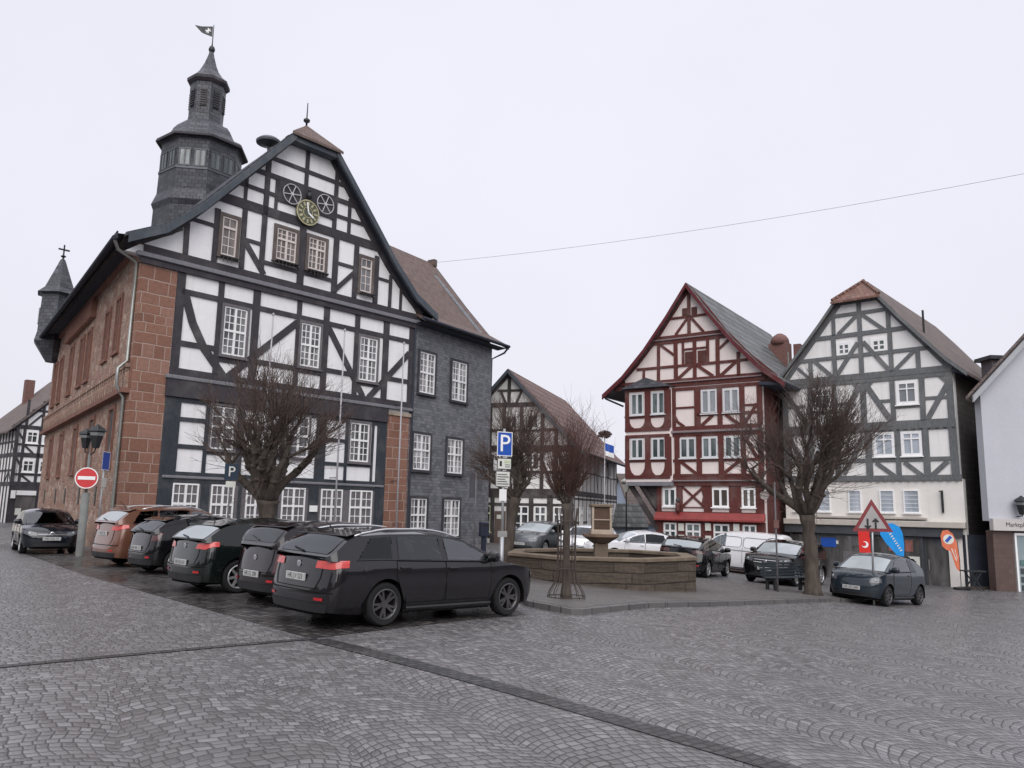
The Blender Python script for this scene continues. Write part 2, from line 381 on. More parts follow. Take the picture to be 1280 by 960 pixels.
MT['walk']=rows('pavement_setts',(.115,.105,.10),(.155,.142,.135),(.05,.045,.042),.11,.10,.010,R(18),.55)
MT['kerb']=brickm('kerb_stone',(.10,.095,.095),(.13,.125,.12),(.03,.03,.03),1.0,.6,.012,.6,.3,coord='Object')
# ---------------------------------------------------------------- ground sheets
def grid_ground():
    def ax(a,b,fine0,fine1,st,far):
        r=[]; x=fine0
        while x<=fine1: r.append(x); x+=st
        d=st; x=fine1
        while x<b: d*=1.5; x+=d; r.append(min(x,b))
        d=st; x=fine0; l=[]
        while x>a: d*=1.5; x-=d; l.append(max(x,a))
        return l[::-1]+r
    xs=ax(-600,600,-40,40,.8,0); ys=ax(-60,900,-6,70,.8,0)
    mb=MB(); n=len(ys)
    mb.v=[(x,y,g(x,y)) for x in xs for y in ys]
    mb.f=[(i*n+j,(i+1)*n+j,(i+1)*n+j+1,i*n+j+1) for i in range(len(xs)-1) for j in range(n-1)]
    mb.m=[0]*len(mb.f)
    tag(mb.build('ground',MT['setts'],smooth=True,uv=False,norm=False),kind='structure')
grid_ground()
def drape(name,poly,mat_,dz,step=.6,thick=0,kerb=None,kerbw=.16):
    bm=bmesh.new(); f=bm.faces.new([bm.verts.new((x,y,0)) for x,y in poly])
    if f.normal.z<0: f.normal_flip()
    for a in (0,1):
        lo=min(p[a] for p in poly); hi=max(p[a] for p in poly); q=math.ceil(lo/step)*step
        while q<hi:
            co=[0,0,0]; no=[0,0,0]; co[a]=q; no[a]=1
            bmesh.ops.bisect_plane(bm,geom=bm.verts[:]+bm.edges[:]+bm.faces[:],plane_co=co,plane_no=no); q+=step
    if thick:
        be=[e for e in bm.edges if len(e.link_faces)==1]
        r=bmesh.ops.extrude_edge_only(bm,edges=be)
        for v in r['geom']:
            if isinstance(v,bmesh.types.BMVert): v.co.z=-thick-.05
    for v in bm.verts: v.co.z+=g(v.co.x,v.co.y)+dz
    me=bpy.data.meshes.new(name); bm.normal_update(); bm.to_mesh(me); bm.free()
    me.materials.append(mat_); o=bpy.data.objects.new(name,me); col.objects.link(o)
    return tag(o,kind='structure')
drape('parking_area',[(-22,33.5),(-16.74,27.85),(-10,19.41),(-5.23,13.96),(-2.6,11.05),(.35,14.8),(-.6,17.5),(-2.2,22),(-9,24.2),(-13,27.2)],MT['parking'],.004)
def strip(name,a,b,w):
    d=Vector((b[0]-a[0],b[1]-a[1])).normalized(); n=Vector((-d.y,d.x))*w/2
    drape(name,[(a[0]+n.x,a[1]+n.y),(a[0]-n.x,a[1]-n.y),(b[0]-n.x,b[1]-n.y),(b[0]+n.x,b[1]+n.y)],MT['drain'],.008)
strip('drain_strip',(-2.55,11.1),(-7.5,6.8),.15)
strip('drain_strip',(-2.5,11.0),(5.6,3.35),.30)
ISL=[(.40,16.0),(1.18,15.2),(1.40,15.32),(3.08,17.65),(4.82,19.3),(7.1,21.7),(9.65,24.4),(11.0,25.3),(11.5,26.6),(8.6,28.0),(5.6,27.6),(2.0,27.4),(-1.0,26.8),(-2.6,25.2),(-1.2,20.6)]
def inset(poly,d):
    c=Vector((sum(p[0] for p in poly)/len(poly),sum(p[1] for p in poly)/len(poly))); r=[]
    for i,p in enumerate(poly):
        a,b=Vector(poly[i-1]),Vector(poly[(i+1)%len(poly)]); p=Vector(p)
        n1=(p-a).normalized(); n2=(b-p).normalized(); t=Vector((-(n1+n2).y,(n1+n2).x)).normalized(); r.append(tuple(p+t*d))
    return r
drape('kerb',ISL,MT['kerb'],.105,thick=.12)
drape('pavement',inset(ISL,.17),MT['walk'],.109)

# ---------------------------------------------------------------- facade building blocks
def frame(parent,items,m,y0=-.045,name='timber_frame',M=None,seed=1,parts=None):
    r=random.Random(seed); mb=MB(); k=0
    for it in items:
        k+=1; a=y0-.0017*(k%9); t=it[0]; b=.02
        j=lambda s=.012: r.uniform(-s,s)
        if t=='H': _,z,x0,x1,w=it; mb.bar((x0,z+j(.008)),(x1,z+j(.008)),w,a,b)
        elif t=='V': _,x,z0,z1,w=it; mb.bar((x+j(),z0),(x+j(),z1),w*r.uniform(.94,1.06),a,b)
        elif t=='D': _,xa,za,xb,zb,w=it; mb.bar((xa,za),(xb,zb),w*r.uniform(.92,1.05),a+.004,b)
        elif t=='C':
            pts,w=it[1],it[2]
            for i in range(len(pts)-1): mb.bar(pts[i],pts[i+1],w,a-.0008*i,b)
        elif t=='B': _,x0,x1,z0,z1,d=it; mb.box(x0,x1,y0-d-.0013*(k%5),b,z0,z1)
        elif t=='P': mb.poly(it[1],a,b)
    return mb.build(name,m,parent,M=M)
def win(p,x0,z0,x1,z1,leaf=2,cols=1,up=0,lo=1,tr=None,fw=.06,mf='frame',mp='pane',cas=0,mc='casing',y=0,M=None,sill=True,mw=.085,mun=.032,name='window'):
    mb=MB(); a,b=y-.05,y+.01; W=x1-x0; Hh=z1-z0
    mb.box(x0,x0+fw,a,b,z0,z1); mb.box(x1-fw,x1,a,b,z0,z1)
    mb.box(x0+fw,x1-fw,a,b,z0,z0+fw); mb.box(x0+fw,x1-fw,a,b,z1-fw,z1)
    ix0,ix1,iz0,iz1=x0+fw,x1-fw,z0+fw,z1-fw
    lw=(ix1-ix0)/leaf; edges=[]
    for i in range(1,leaf): mb.box(ix0+lw*i-mw/2,ix0+lw*i+mw/2,a-.006,b,iz0,iz1)
    bands=[(iz0,iz1,lo)]
    if tr:
        zt=z0+Hh*tr; mb.box(ix0,ix1,a-.012,b-.002,zt-mw/2,zt+mw/2); bands=[(iz0,zt-mw/2,lo),(zt+mw/2,iz1,up)]
    for i in range(leaf):
        c0=ix0+lw*i+(mw/2 if i else 0); c1=ix0+lw*(i+1)-(mw/2 if i<leaf-1 else 0)
        for za,zb,n in bands:
            for q in range(1,cols): x=c0+(c1-c0)*q/cols; mb.box(x-mun/2,x+mun/2,a+.02,b-.004,za,zb)
            for q in range(1,max(1,n)): z=za+(zb-za)*q/n; mb.box(c0,c1,a+.023,b-.006,z-mun/2,z+mun/2)
    o=mb.build(name,MT[mf],p,M=M)
    MB().box(ix0-.01,ix1+.01,y-.012,y+.03,iz0-.01,iz1+.01).build('pane',MT[mp],o,M=M)
    if cas:
        c=MB(); d=y-.085
        c.box(x0-cas,x0,d,y+.01,z0-cas*.6,z1+cas); c.box(x1,x1+cas,d,y+.01,z0-cas*.6,z1+cas); c.box(x0,x1,d,y+.01,z1,z1+cas); c.box(x0-cas-.03,x1+cas+.03,d-.05,y+.01,z0-cas*.6-.06,z0-cas*.6); c.box(x0,x1,d,y+.01,z0-cas*.6,z0)
        c.build('casing',MT[mc],o,M=M)
    elif sill:
        MB().box(x0-.05,x1+.05,y-.13,y+.01,z0-.055,z0-.003).build('sill',MT[mf],o,M=M)
    return o
def roof_strip(mb,PF,PB,th=.14,mi=0):
    n=len(PF); dn=Vector((0,0,-th)); PF=[Vector(p) for p in PF]; PB=[Vector(p) for p in PB]
    vs=PF+PB+[p+dn for p in PF]+[p+dn for p in PB]
    fs=[]
    for i in range(n-1):
        fs+=[(i,i+1,n+i+1,n+i),(2*n+i,3*n+i,3*n+i+1,2*n+i+1),(i,2*n+i,2*n+i+1,i+1),(n+i,n+i+1,3*n+i+1,3*n+i)]
    fs+=[(0,n,3*n,2*n),(n-1,3*n-1,4*n-1,2*n-1)]
    return mb.add(vs,fs,mi)
def verge(parent,prof,w,y0,y1,m,name='verge_board',M=None):
    mb=MB()
    for i in range(len(prof)-1):
        (xa,za),(xb,zb)=prof[i],prof[i+1]
        mb.poly([(xa,za),(xb,zb),(xb,zb-w),(xa,za-w)],y0-.0015*i,y1)
    return mb.build(name,m,parent,M=M)
def pipe(parent,pts,r=.055,m='zinc',name='downpipe',M=None):
    return MB().tube(pts,r,8).build(name,MT[m],parent,smooth=True,M=M,sharp=60)
def gutter(parent,a,b,r=.075,m='zinc',M=None): return pipe(parent,[a,b],r,m,'gutter',M)
MIRY=Matrix.Scale(-1,4,(0,1,0))
def skew(o,ang):      # frame of another wall: s along ang, y inwards
    a=R(ang); return Matrix.Translation(Vector(o))@Matrix.Rotation(a,4,'Z')

# ================================================================ TOWN HALL
def town_hall():
    r=empty('town_hall',(-13.154,27.3,0),48.3,'half-timbered town hall with red sandstone corner, gable clock and slate ridge tower','town hall')
    aw=77.7; W=skew((0,0,0),aw)@MIRY     # side wall runs back at this angle (y of W = inside is -y... outward +y)
    # walls
    MB().box(1.2,12.75,0,.4,-1,10.4).poly([(-.6,10.4),(13.3,10.4),(11.0,12.75),(9.8,14.0),(7.55,16.95),(5.5,16.95),(3.2,14.0),(2.0,12.75),(1.0,11.6)],.004,.4).build('plaster_wall',MT['white'],r)
    MB().box(0,1.28,-.035,.6,-1,10.32).build('stone_corner',MT['ashlar'],r)
    MB().box(11.36,12.76,-.035,.5,-1,5.86).build('stone_pier',MT['ashlar'],r)
    MB().box(11.3,12.8,-.09,.5,5.865,6.02).build('pier_cap',MT['sand_plain'],r)
    w=MB(); w.box(0.1,.5,.0,.2,-1,10.3); w.box(.5,23.4,.0,.2,-1,10.95); o=w.build('side_wall',MT['rubble'],r,M=W)
    # string course and cornice with little corbels
    c=MB(); c.box(-.02,23.45,-.0,.30,5.45,5.62); c.box(-.02,23.45,.0,.05,5.62,6.62); c.box(-.02,23.4,.0,.14,10.75,10.95)
    pass
    c.xf(Matrix.Scale(-1,4,(0,1,0))); c.build('stone_cornice',MT['stone_red'],r,M=W)
    cs=MB()
    for i in range(52): s=.15+i*.45; cs.box(s,s+.24,-.17,-.02,5.64,6.35); cs.box(s-.06,s+.30,-.20,-.02,6.352,6.48)
    cs.build('corbel_row',MT['rubble'],r,M=W)
    cb=MB()
    for i in range(24): s=9.1+i*.34; cb.box(s,s+.17,-.25,0,9.8,10.6)
    cb.build('corbel_band',MT['stone_red'],r,M=W)
    for s,z0,z1,wd in ((3.0,7.4,9.45,.85),(5.3,7.4,9.35,.85),(9.7,7.1,9.3,.95),(11.7,7.1,9.3,.95),(15.0,7.05,9.4,.95),(18.7,7.0,9.3,.95),(21.0,7.0,9.3,.9)):
        sm=MB(); sm.box(s-.16,s,-.07,.02,z0,z1+.16); sm.box(s+wd,s+wd+.16,-.07,.02,z0,z1+.16); sm.box(s,s+wd,-.07,.02,z1,z1+.16); sm.box(s-.2,s+wd+.2,-.1,.02,z0-.14,z0); sm.box(s+wd/2-.06,s+wd/2+.06,-.05,.02,z0,z1)
        o=sm.build('stone_window',MT['stone_red'],r,M=W)
        MB().box(s,s+wd,-.012,.02,z0,z1).build('pane',MT['pane_dark'],o,M=W)
    for s,z0,z1,wd in ((2.3,3.05,5.1,.9),(6.6,3.05,5.05,.9),(11,3.0,5.0,.9),(15.5,3.0,5.0,.9),(19.5,3.0,5.0,.9)):
        sm=MB(); sm.box(s-.16,s,-.07,.02,z0,z1+.16); sm.box(s+wd,s+wd+.16,-.07,.02,z0,z1+.16); sm.box(s,s+wd,-.07,.02,z1,z1+.16); sm.box(s-.2,s+wd+.2,-.1,.02,z0-.14,z0)
        o=sm.build('stone_window',MT['stone_red'],r,M=W)
        MB().box(s,s+wd,-.012,.02,z0,z1).build('pane',MT['pane_dark'],o,M=W)
    for s in (4.6,8.6,12.8,16.1,20.5):
        o=MB().box(s,s+.3,-.03,.02,1.6,2.3).build('slit_opening',MT['black_paint'],r,M=W)
    # timber frame, upper floor and gable
    it=[('H',10.64,.0,12.95,.30),('H',9.4,1.5,12.6,.20),('H',6.42,1.3,12.7,.26),('H',7.48,1.6,2.95,.2),('H',7.12,3.1,4.5,.18),('H',7.25,4.6,6.45,.2),('H',7.2,6.5,7.8,.18),('H',7.4,7.9,9.4,.19),('H',7.08,9.5,11.0,.18),('H',7.5,11.2,12.55,.2)]
    for x,wd in ((1.46,.30),(3.03,.24),(4.53,.30),(6.48,.20),(7.83,.28),(9.45,.26),(11.1,.30),(12.6,.26)): it.append(('V',x,6.5,10.5,wd))
    it+= [('C',[(1.62,9.35),(2.0,8.3),(2.5,7.45),(3.35,6.5)],.30),('D',6.42,9.15,3.55,6.5,.28),('D',7.95,9.25,9.95,6.5,.28),('D',12.5,8.85,10.25,6.5,.28)]
    # gable
    prof=[(-.35,10.85),(.9,11.55),(2.0,12.75),(3.2,14.1),(4.5,15.6),(5.5,16.8)]; profr=[(13.2,10.85),(12.1,11.7),(11.0,12.75),(9.8,14.1),(8.6,15.6),(7.6,16.8)]
    it+=[('C',prof,.34),('C',profr,.34),('H',13.42,2.55,10.49,.38),('H',14.97,3.8,9.24,.2),('H',15.72,4.45,8.59,.17),('H',14.2,3.15,5.1,.16),('H',14.25,7.9,9.85,.16),('H',16.85,5.4,7.7,.22),('V',6.42,14.95,16.9,.18),
         ('V',5.06,13.5,15.0,.13),('V',7.95,13.5,16.3,.18),('V',4.62,11.0,15.9,.22),('V',8.12,10.8,13.3,.26),('V',8.72,13.5,15.2,.16),('V',3.72,13.5,14.7,.14),('V',2.62,10.8,12.9,.22),('V',3.75,10.8,13.3,.22),('V',1.5,10.8,12.0,.2),('V',6.42,10.8,13.3,.32),('V',9.2,10.8,13.3,.24),('V',10.35,10.8,13.0,.24),('V',11.2,10.8,12.3,.16),('V',11.85,10.8,11.8,.14),
         ('H',12.0,3.75,4.6,.14),('H',12.15,8.2,9.15,.14),('H',12.2,1.5,2.6,.14),('D',3.85,11.9,4.75,10.8,.22),('D',9.15,11.95,8.1,10.85,.2),('H',12.0,10.4,11.2,.12),
         ('D',-.1,10.85,1.3,11.75,.2),('H',11.3,4.7,6.3,.16),('H',11.3,6.5,8.1,.16)]
    frame(r,it,MT['timber'],seed=3)
    MB().box(5.12,7.88,-.075,.02,14.0,14.93).build('wheel_panel',MT['timber'],r)
    # jetty mouldings
    for a in ((-.25,13.0,-.20,.02,10.30,10.47),(1.15,12.75,-.17,.02,6.13,6.27),(1.35,11.3,-.10,.02,2.60,2.70)): MB().box(*a).build('jetty_moulding',MT['moulding'],r,bevel=.02)
    MB().box(1.2,11.35,-.13,.02,5.5,6.12).box(-.1,12.9,-.12,.02,10.08,10.29).build('jetty_beam',MT['timber'],r)
    # ground floor frame (slate blue)
    it=[('V',1.53,-.5,5.5,.58),('V',11.1,-.5,5.6,.5),('V',2.88,2.7,5.5,.13),('V',4.22,2.7,5.5,.28),('V',7.9,2.7,5.5,.48),('V',9.2,2.7,5.5,.13),('V',10.6,2.7,5.5,.1),('V',6.1,2.7,5.5,.18),('V',4.4,-.5,2.5,.14),('V',7.7,-.5,2.5,.5),('V',3.0,-.5,2.5,.32),('V',5.85,-.5,2.5,.42),
        ('H',4.73,1.8,2.9,.15),('H',3.75,1.8,2.9,.15),('H',2.76,1.4,11.3,.16),('H',3.5,8.1,9.2,.14),('H',4.5,8.1,9.2,.14),('H',3.5,9.2,10.6,.12),('H',4.7,4.3,6.1,.14),('H',3.6,2.9,6.1,.13),('H',2.52,1.5,11.2,.12),('H',.35,1.4,11.3,.5),('H',5.42,1.4,11.3,.18)]
    frame(r,it,MT['timber_blue'],seed=5,name='ground_floor_frame')
    MB().box(1.7,11.0,-.02,.03,.3,2.5).build('wall_panelling',MT['casing'],r)
    k=dict(cas=.13)
    for x0,z0,x1,z1 in ((3.2,7.33,4.16,9.2),(6.62,7.4,7.56,9.2),(9.63,7.22,10.6,9.16)): win(r,x0,z0,x1,z1,2,2,3,3,.5,cas=.10)
    for x0,z0,x1,z1 in ((3.02,3.74,3.96,5.36),(6.32,3.66,7.28,5.32)): win(r,x0,z0,x1,z1,2,1,2,2,.52,cas=.07)
    win(r,9.36,3.66,10.38,5.33,2,2,2,3,.55,mf='frame',mp='pane',cas=.09)
    for x0,x1,lace in ((1.78,2.76,0),(3.24,4.16,0),(4.66,5.5,0),(6.22,7.3,1),(8.06,9.14,1),(9.52,10.72,1)): win(r,x0,.62,x1,2.44,2,2,2,3,.6,mp='pane_lace' if lace else 'pane',cas=0,sill=False)
    for x0,z0,x1,z1,lf in ((2.84,11.15,3.46,12.68,1),(5.2,11.58,6.12,12.9,2),(6.72,11.55,7.56,12.92,2),(9.46,11.18,10.08,12.72,1)):
        win(r,x0,z0,x1,z1,lf,2 if lf==1 else 2,2 if lf==2 else 1,3,.66 if lf==2 else .72,mf='cream_frame',mp='pane_lace' if x0>9 else 'pane_brown',cas=.13,mc='brown_casing')
        fb=MB(); fb.box(x0-.05,x1+.05,-.34,-.14,z0-.13,z0-.10)
        for q in range(int((x1-x0)/.16)): fb.tube([(x0+q*.17,-.34,z0-.11),(x0+q*.17,-.34,z0-.34)],.012,4)
        fb.build('flower_rail',MT['iron'],r)
    # clock and wheels
    cl=MB().lathe([(.54,-.20),(.54,-.10),(.50,-.10)],32,(6.48,0,13.86),axis='y').build('clock',MT['clock_green'],r)
    rg=MB(); rg.lathe([(.55,-.22),(.55,-.18),(.50,-.18),(.50,-.22),(.55,-.22)],32,(6.48,0,13.86),axis='y',cap=False)
    rg.lathe([(.24,-.215),(.24,-.19),(.21,-.19),(.21,-.215),(.24,-.215)],24,(6.48,0,13.86),axis='y',cap=False)
    for h in range(12):
        a=h*math.pi/6; rg.bar((6.48+.29*math.sin(a),13.86+.29*math.cos(a)),(6.48+.46*math.sin(a),13.86+.46*math.cos(a)),.085,-.216,-.20)
    rg.build('clock_ring',MT['gold'],cl)
    hd=MB(); hd.bar((6.48,13.86),(6.40,14.28),.06,-.25,-.23); hd.bar((6.48,13.86),(6.75,13.70),.075,-.228,-.218); hd.build('clock_hands',MT['white_paint'],cl)
    for cx,cz in ((5.72,14.45),(7.36,14.52)):
        wm=MB(); wm.lathe([(.43,-.16),(.43,-.12),(.405,-.12),(.405,-.16),(.43,-.16)],32,(cx,0,cz),axis='y',cap=False)
        for q in range(6):
            a=q*math.pi/3+.35; wm.bar((cx,cz),(cx+.4*math.sin(a),cz+.4*math.cos(a)),.03,-.158+.002*q,-.13+.001*q)
        wm.lathe([(.07,-.17),(.07,-.11)],12,(cx,0,cz),axis='y'); wm.build('wheel_ornament',MT['wheel_grey'],r)
    MB().lathe([(.0,0),(.10,.05),(.13,.16),(.09,.28),(.02,.34)],10,(6.5,-.2,14.45)).tube([(6.5,-.2,14.75),(6.5,-.2,14.95)],.05).build('clock_lamp',MT['iron'],r,smooth=True)
    # roof
    F=[(-.72,10.92),(.6,11.62),(1.9,12.86),(3.2,14.38),(4.5,15.88),(5.5,17.02)]
    cx=6.52; Fr=[(2*cx-x,z) for x,z in F[::-1]]
    dirL=(.218,1); LEN=23.3
    def P(x,z,y):
        t=y/LEN; dx=lerp(4.95*1,0.2,(x+.72)/(2*(cx+.72)))*t
        return (x+dx,y,z)
    mb=MB(); y0=-.42; d=.75
    A=F+[(cx,18.05)]+Fr
    roof_strip(mb,[P(x,z,d) for x,z in A],[P(x,z,LEN-.5) for x,z in A])
    roof_strip(mb,[P(x,z,y0) for x,z in F],[P(x,z,d) for x,z in F]); roof_strip(mb,[P(x,z,y0) for x,z in Fr],[P(x,z,d) for x,z in Fr])
    L0,R0=Vector(P(*F[-1],y0)),Vector(P(*Fr[0],y0)); L1,R1=Vector(P(*F[-1],d)),Vector(P(*Fr[0],d)); Tp=Vector(P(cx,18.05,d))
    mb.add([L0,L1,Tp],[(0,1,2)]); mb.add([R0,R1,Tp],[(0,2,1)])
    mb.build('roof',MT['slate_dark'],r,norm=False)
    hp=MB(); a=Vector((5.25,-.62,16.92)); b=Vector((7.8,-.62,16.92)); t=Vector((cx-.05,.30,17.92)); dn=Vector((0,0,-.12))
    hp.add([a,b,t,a+dn,b+dn,t+dn],[(0,1,2),(3,5,4),(0,3,4,1),(1,4,5,2),(2,5,3,0)]); hp.build('hip_roof',MT['tile_brown'],r)
    MB().lathe([(.05,0),(.04,.22),(.14,.3),(.14,.38),(.03,.46),(.02,1.15)],8,(cx-.05,.32,17.80)).build('finial',MT['iron'],r,smooth=True)
    verge(r,[(x,z-.02) for x,z in F],.34,-.56,-.43,MT['verge']); verge(r,[(x,z-.02) for x,z in Fr],.34,-.56,-.43,MT['verge'])
    MB().poly([(5.3,16.86),(7.74,16.86),(7.6,16.6),(5.45,16.6)],-.5,.0).build('hip_eave_board',MT['verge'],r)
    # soffits
    so=MB(); 
    for Q in (F,Fr):
        for i in range(len(Q)-1):
            (xa,za),(xb,zb)=Q[i],Q[i+1]; so.add([(xa,-.43,za-.18),(xb,-.43,zb-.18),(xb,.02,zb-.18),(xa,.02,za-.18)],[(0,1,2,3)])
    so.add([W@Vector((-.3,.05,10.98)),W@Vector((-.3,-.92,10.9)),W@Vector((23.4,-.92,10.9)),W@Vector((23.4,.05,10.98))],[(0,1,2,3)])
    so.build('soffit',MT['soffit'],r)
    eb=MB(); eb.box(-.3,23.4,-.95,-.90,10.72,10.98); eb.build('eave_board',MT['soffit'],r,M=W)
    pipe(r,[W@Vector((-.1,-.98,10.8)),W@Vector((23.3,-.98,10.8))],.08,'soffit','gutter')
    pipe(r,[W@Vector((-.05,-.95,10.72)),W@Vector((.1,-.8,10.45)),W@Vector((.28,-.12,10.15)),W@Vector((.28,-.12,6.6)),W@Vector((.24,-.4,6.3)),W@Vector((.24,-.4,5.7)),W@Vector((.28,-.14,5.3)),W@Vector((.28,-.14,0.1))],.06)
    pipe(r,[(12.95,-.1,10.6),(12.78,-.08,10.1),(12.78,-.08,0)],.05,'soffit')
    # ridge tower
    TX,TY=cx+1.12,12.0; ph=R(22.5-48.3+8)
    t=MB(); n=8
    t.lathe([(2.22,14.6),(2.2,16.8),(2.32,17.1),(2.10,17.7),(2.05,20.5),(2.2,20.62)],n,(TX,TY,0),ph=ph,cap=False)
    tw=t.build('tower',MT['slate_dark'],r)
    MB().lathe([(2.34,20.62),(2.34,20.74),(2.22,20.84),(1.90,20.98),(1.70,21.25),(1.58,21.55),(1.40,21.80),(1.05,21.98),(.92,22.1)],n,(TX,TY,0),ph=ph,cap=False).build('tower_roof',MT['slate_dark'],tw)
    MB().lathe([(2.38,20.56),(2.38,20.66),(2.2,20.66)],n,(TX,TY,0),ph=ph).build('tower_cornice',MT['timber'],tw)
    MB().lathe([(.96,21.9),(.90,22.4),(.94,24.35)],n,(TX,TY,0),ph=ph,cap=False).build('lantern',MT['slate_dark'],tw)
    MB().lathe([(.98,24.28),(1.12,24.42),(1.12,24.58),(.9,24.66)],n,(TX,TY,0),ph=ph).build('lantern_cornice',MT['timber'],tw)
    MB().lathe([(1.12,24.58),(.82,24.82),(.54,25.2),(.32,25.7),(.17,26.2),(.10,26.5)],n,(TX,TY,0),ph=ph,cap=False).build('spire',MT['slate_dark'],tw)
    MB().lathe([(.02,26.4),(.13,26.46),(.18,26.6),(.13,26.76),(.05,26.82),(.03,27.0),(.02,28.1)],10,(TX,TY,0)).build('spire_ball',MT['iron'],tw,smooth=True)
    rr=R(-48.3)
    vn=MB()
    Mv=Matrix.Translation((TX,TY,27.5))@Matrix.Rotation(rr+.25,4,'Z')
    vn.poly([(-.04,.5),(-.04,-.12),(-.5,.0),(-.62,.06),(-.98,.42),(-.62,.40)],-.012,.012)
    o=vn.build('weathervane',MT['iron'],tw,M=Mv)
    MB().bar((-.42,.2),(-.12,.2),.05,-.02,.02).bar((-.27,.04),(-.27,.36),.05,-.022,.022).bar((-.38,.08),(-.16,.32),.04,-.024,.024).build('vane_emblem',MT['white_paint'],o,M=Mv)
    # louvres and window band
    for k in range(8):
        a=ph+math.pi/8+k*math.pi/4; M=Matrix.Translation((TX,TY,0))@Matrix.Rotation(a+math.pi/2,4,'Z')
        y=-.885
        lv=MB(); lv.box(-.17,.17,y-.01,y+.03,22.85,23.85,0)
        for q in range(7): lv.box(-.15,.15,y-.05,y-.005,22.9+q*.135,22.95+q*.135,1)
        lv.build('louvre',[MT['black_paint'],MT['timber']],tw,M=M)
        y=-1.90
        for xx in (-.38,.38):
            wv=MB(); wv.box(xx-.28,xx+.28,y-.03,y+.05,18.98,19.9,0)
            for q in (-.26,0,.26): wv.box(xx+q-.03,xx+q+.03,y-.06,y-.02,18.98,19.9,1)
            for q in (18.98,19.88): wv.box(xx-.32,xx+.32,y-.062,y-.02,q-.03,q+.03,1)
            wv.build('tower_window',[MT['pane_dark'],MT['slate_metal']],tw,M=M)
        MB().box(-.8,.8,y-.06,y+.05,18.8,18.92).build('tower_sill',MT['slate_metal'],tw,M=M)
    # siren on the ridge
    px,py=cx+.22,3.75
    MB().tube([(px,py,17.2),(px,py,18.2)],.06,8).lathe([(.08,18.08),(.2,18.15),(.56,18.22),(.58,18.32),(.42,18.46),(.12,18.54),(.02,18.55)],20,(px,py,0)).build('siren',MT['slate_metal'],r,smooth=True,sharp=40)
    # bartizan turret at the far end of the side wall
    o=W@Vector((21.9,-.25,0)); q=MB(); q.lathe([(.35,9.5),(1.12,10.6),(1.0,11.1),(.94,13.3),(1.16,13.42)],6,(o.x,o.y,0),ph=.2); tt=q.build('corner_turret',MT['slate_dark'],r)
    MB().lathe([(1.22,13.40),(.85,13.75),(.45,14.75),(.16,15.5),(.06,15.62)],6,(o.x,o.y,0),ph=.2).build('turret_spire',MT['slate_dark'],tt)
    MB().tube([(o.x,o.y,15.5),(o.x,o.y,16.45)],.045,6).box(o.x-.3,o.x+.3,o.y-.04,o.y+.04,16.12,16.2).lathe([(.05,15.68),(.16,15.76),(.05,15.84)],8,(o.x,o.y,0)).build('turret_cross',MT['iron'],tt)
    MB().box(21.5,21.9,-.05,.05,11.6,12.5).build('turret_window',MT['pane_dark'],tt,M=W@Matrix.Translation((.1,-1.12,0)))
    # notice plate and lamps by the door
    MB().box(7.5,7.85,-.13,-.07,1.5,1.75).build('notice_plate',MT['white_paint'],r)
    return r
def lerp(a,b,t): return a+(b-a)*t
MT['cream_frame']=mat('cream_window_paint',(.60,.54,.51),.5,.08)
MT['pane_brown']=glassm('brown_curtain_glass',(.075,.063,.057),.08,(.165,.14,.128),3)
MT['brown_casing']=wood('weathered_casing',(.12,.10,.092),.25)
MT['clock_green']=mat('dull_green_dial',(.075,.085,.055),.5,.2)
MT['wheel_grey']=mat('pale_wheel_paint',(.48,.48,.50),.5,.1)
MT['slate_metal']=mat('grey_sheet_metal',(.07,.075,.085),.45,.2,metal=.3)
town_hall()

# ================================================================ SLATE-CLAD BUILDING
def slate_house():
    r=empty('slate_building',(-4.539,36.969,0),57,'three-storey building clad in dark slates under a brown tiled roof','building')
    MB().box(-.3,6.3,0,.4,-1.2,10.5).box(5.9,6.3,.4,9,-1.2,10.5).build('slate_wall',MT['slate'],r)
    MB().poly([(0,10.5),(9.6,10.5),(4.8,15.9)],-6.28,-5.9).build('side_gable',MT['slate'],r,M=Matrix.Rotation(R(90),4,'Z'))
    for x0,z0,x1,z1 in ((.25,7.12,1.40,9.08),(2.76,7.08,4.0,9.06),(.0,3.5,1.24,5.16),(2.58,3.46,3.82,5.14),(-.02,.5,1.14,2.18),(2.46,.42,3.72,2.18)):
        win(r,x0,z0,x1,z1,2,2,3 if z0>6 else 2,3,.5 if z0>6 else .55,cas=.11,mc='slate_trim',mp='pane_lace')
    pf=[(-.62,10.52),(.7,11.25),(2.3,13.0),(4.8,15.95),(7.4,13.0),(9.8,10.6)]
    mb=MB(); roof_strip(mb,[(6.95,y,z) for y,z in pf],[(-.12,y,z) for y,z in pf]); mb.build('roof',MT['tile_brown'],r)
    verge(r,[(y,z) for y,z in pf[:4]],.22,-7.02,-6.94,MT['verge'],M=Matrix.Rotation(R(90),4,'Z'))
    MB().add([(-.3,-.55,10.36),(6.9,-.55,10.36),(6.9,.05,10.3),(-.3,.05,10.3)],[(0,1,2,3)]).build('soffit',MT['soffit'],r)
    gutter(r,(-.4,-.68,10.48),(6.95,-.68,10.46),.08,'soffit')
    pipe(r,[(6.85,-.68,10.4),(6.75,-.5,10.1),(6.42,.1,9.75),(6.36,.1,-.4)],.055,'soffit')
    MB().box(6.72,7.0,4.55,5.05,15.75,16.15).build('ridge_end_tile',MT['tile_brown'],r)
    return r
MT['slate_trim']=wood('dark_trim',(.055,.055,.065),.1)
slate_house()

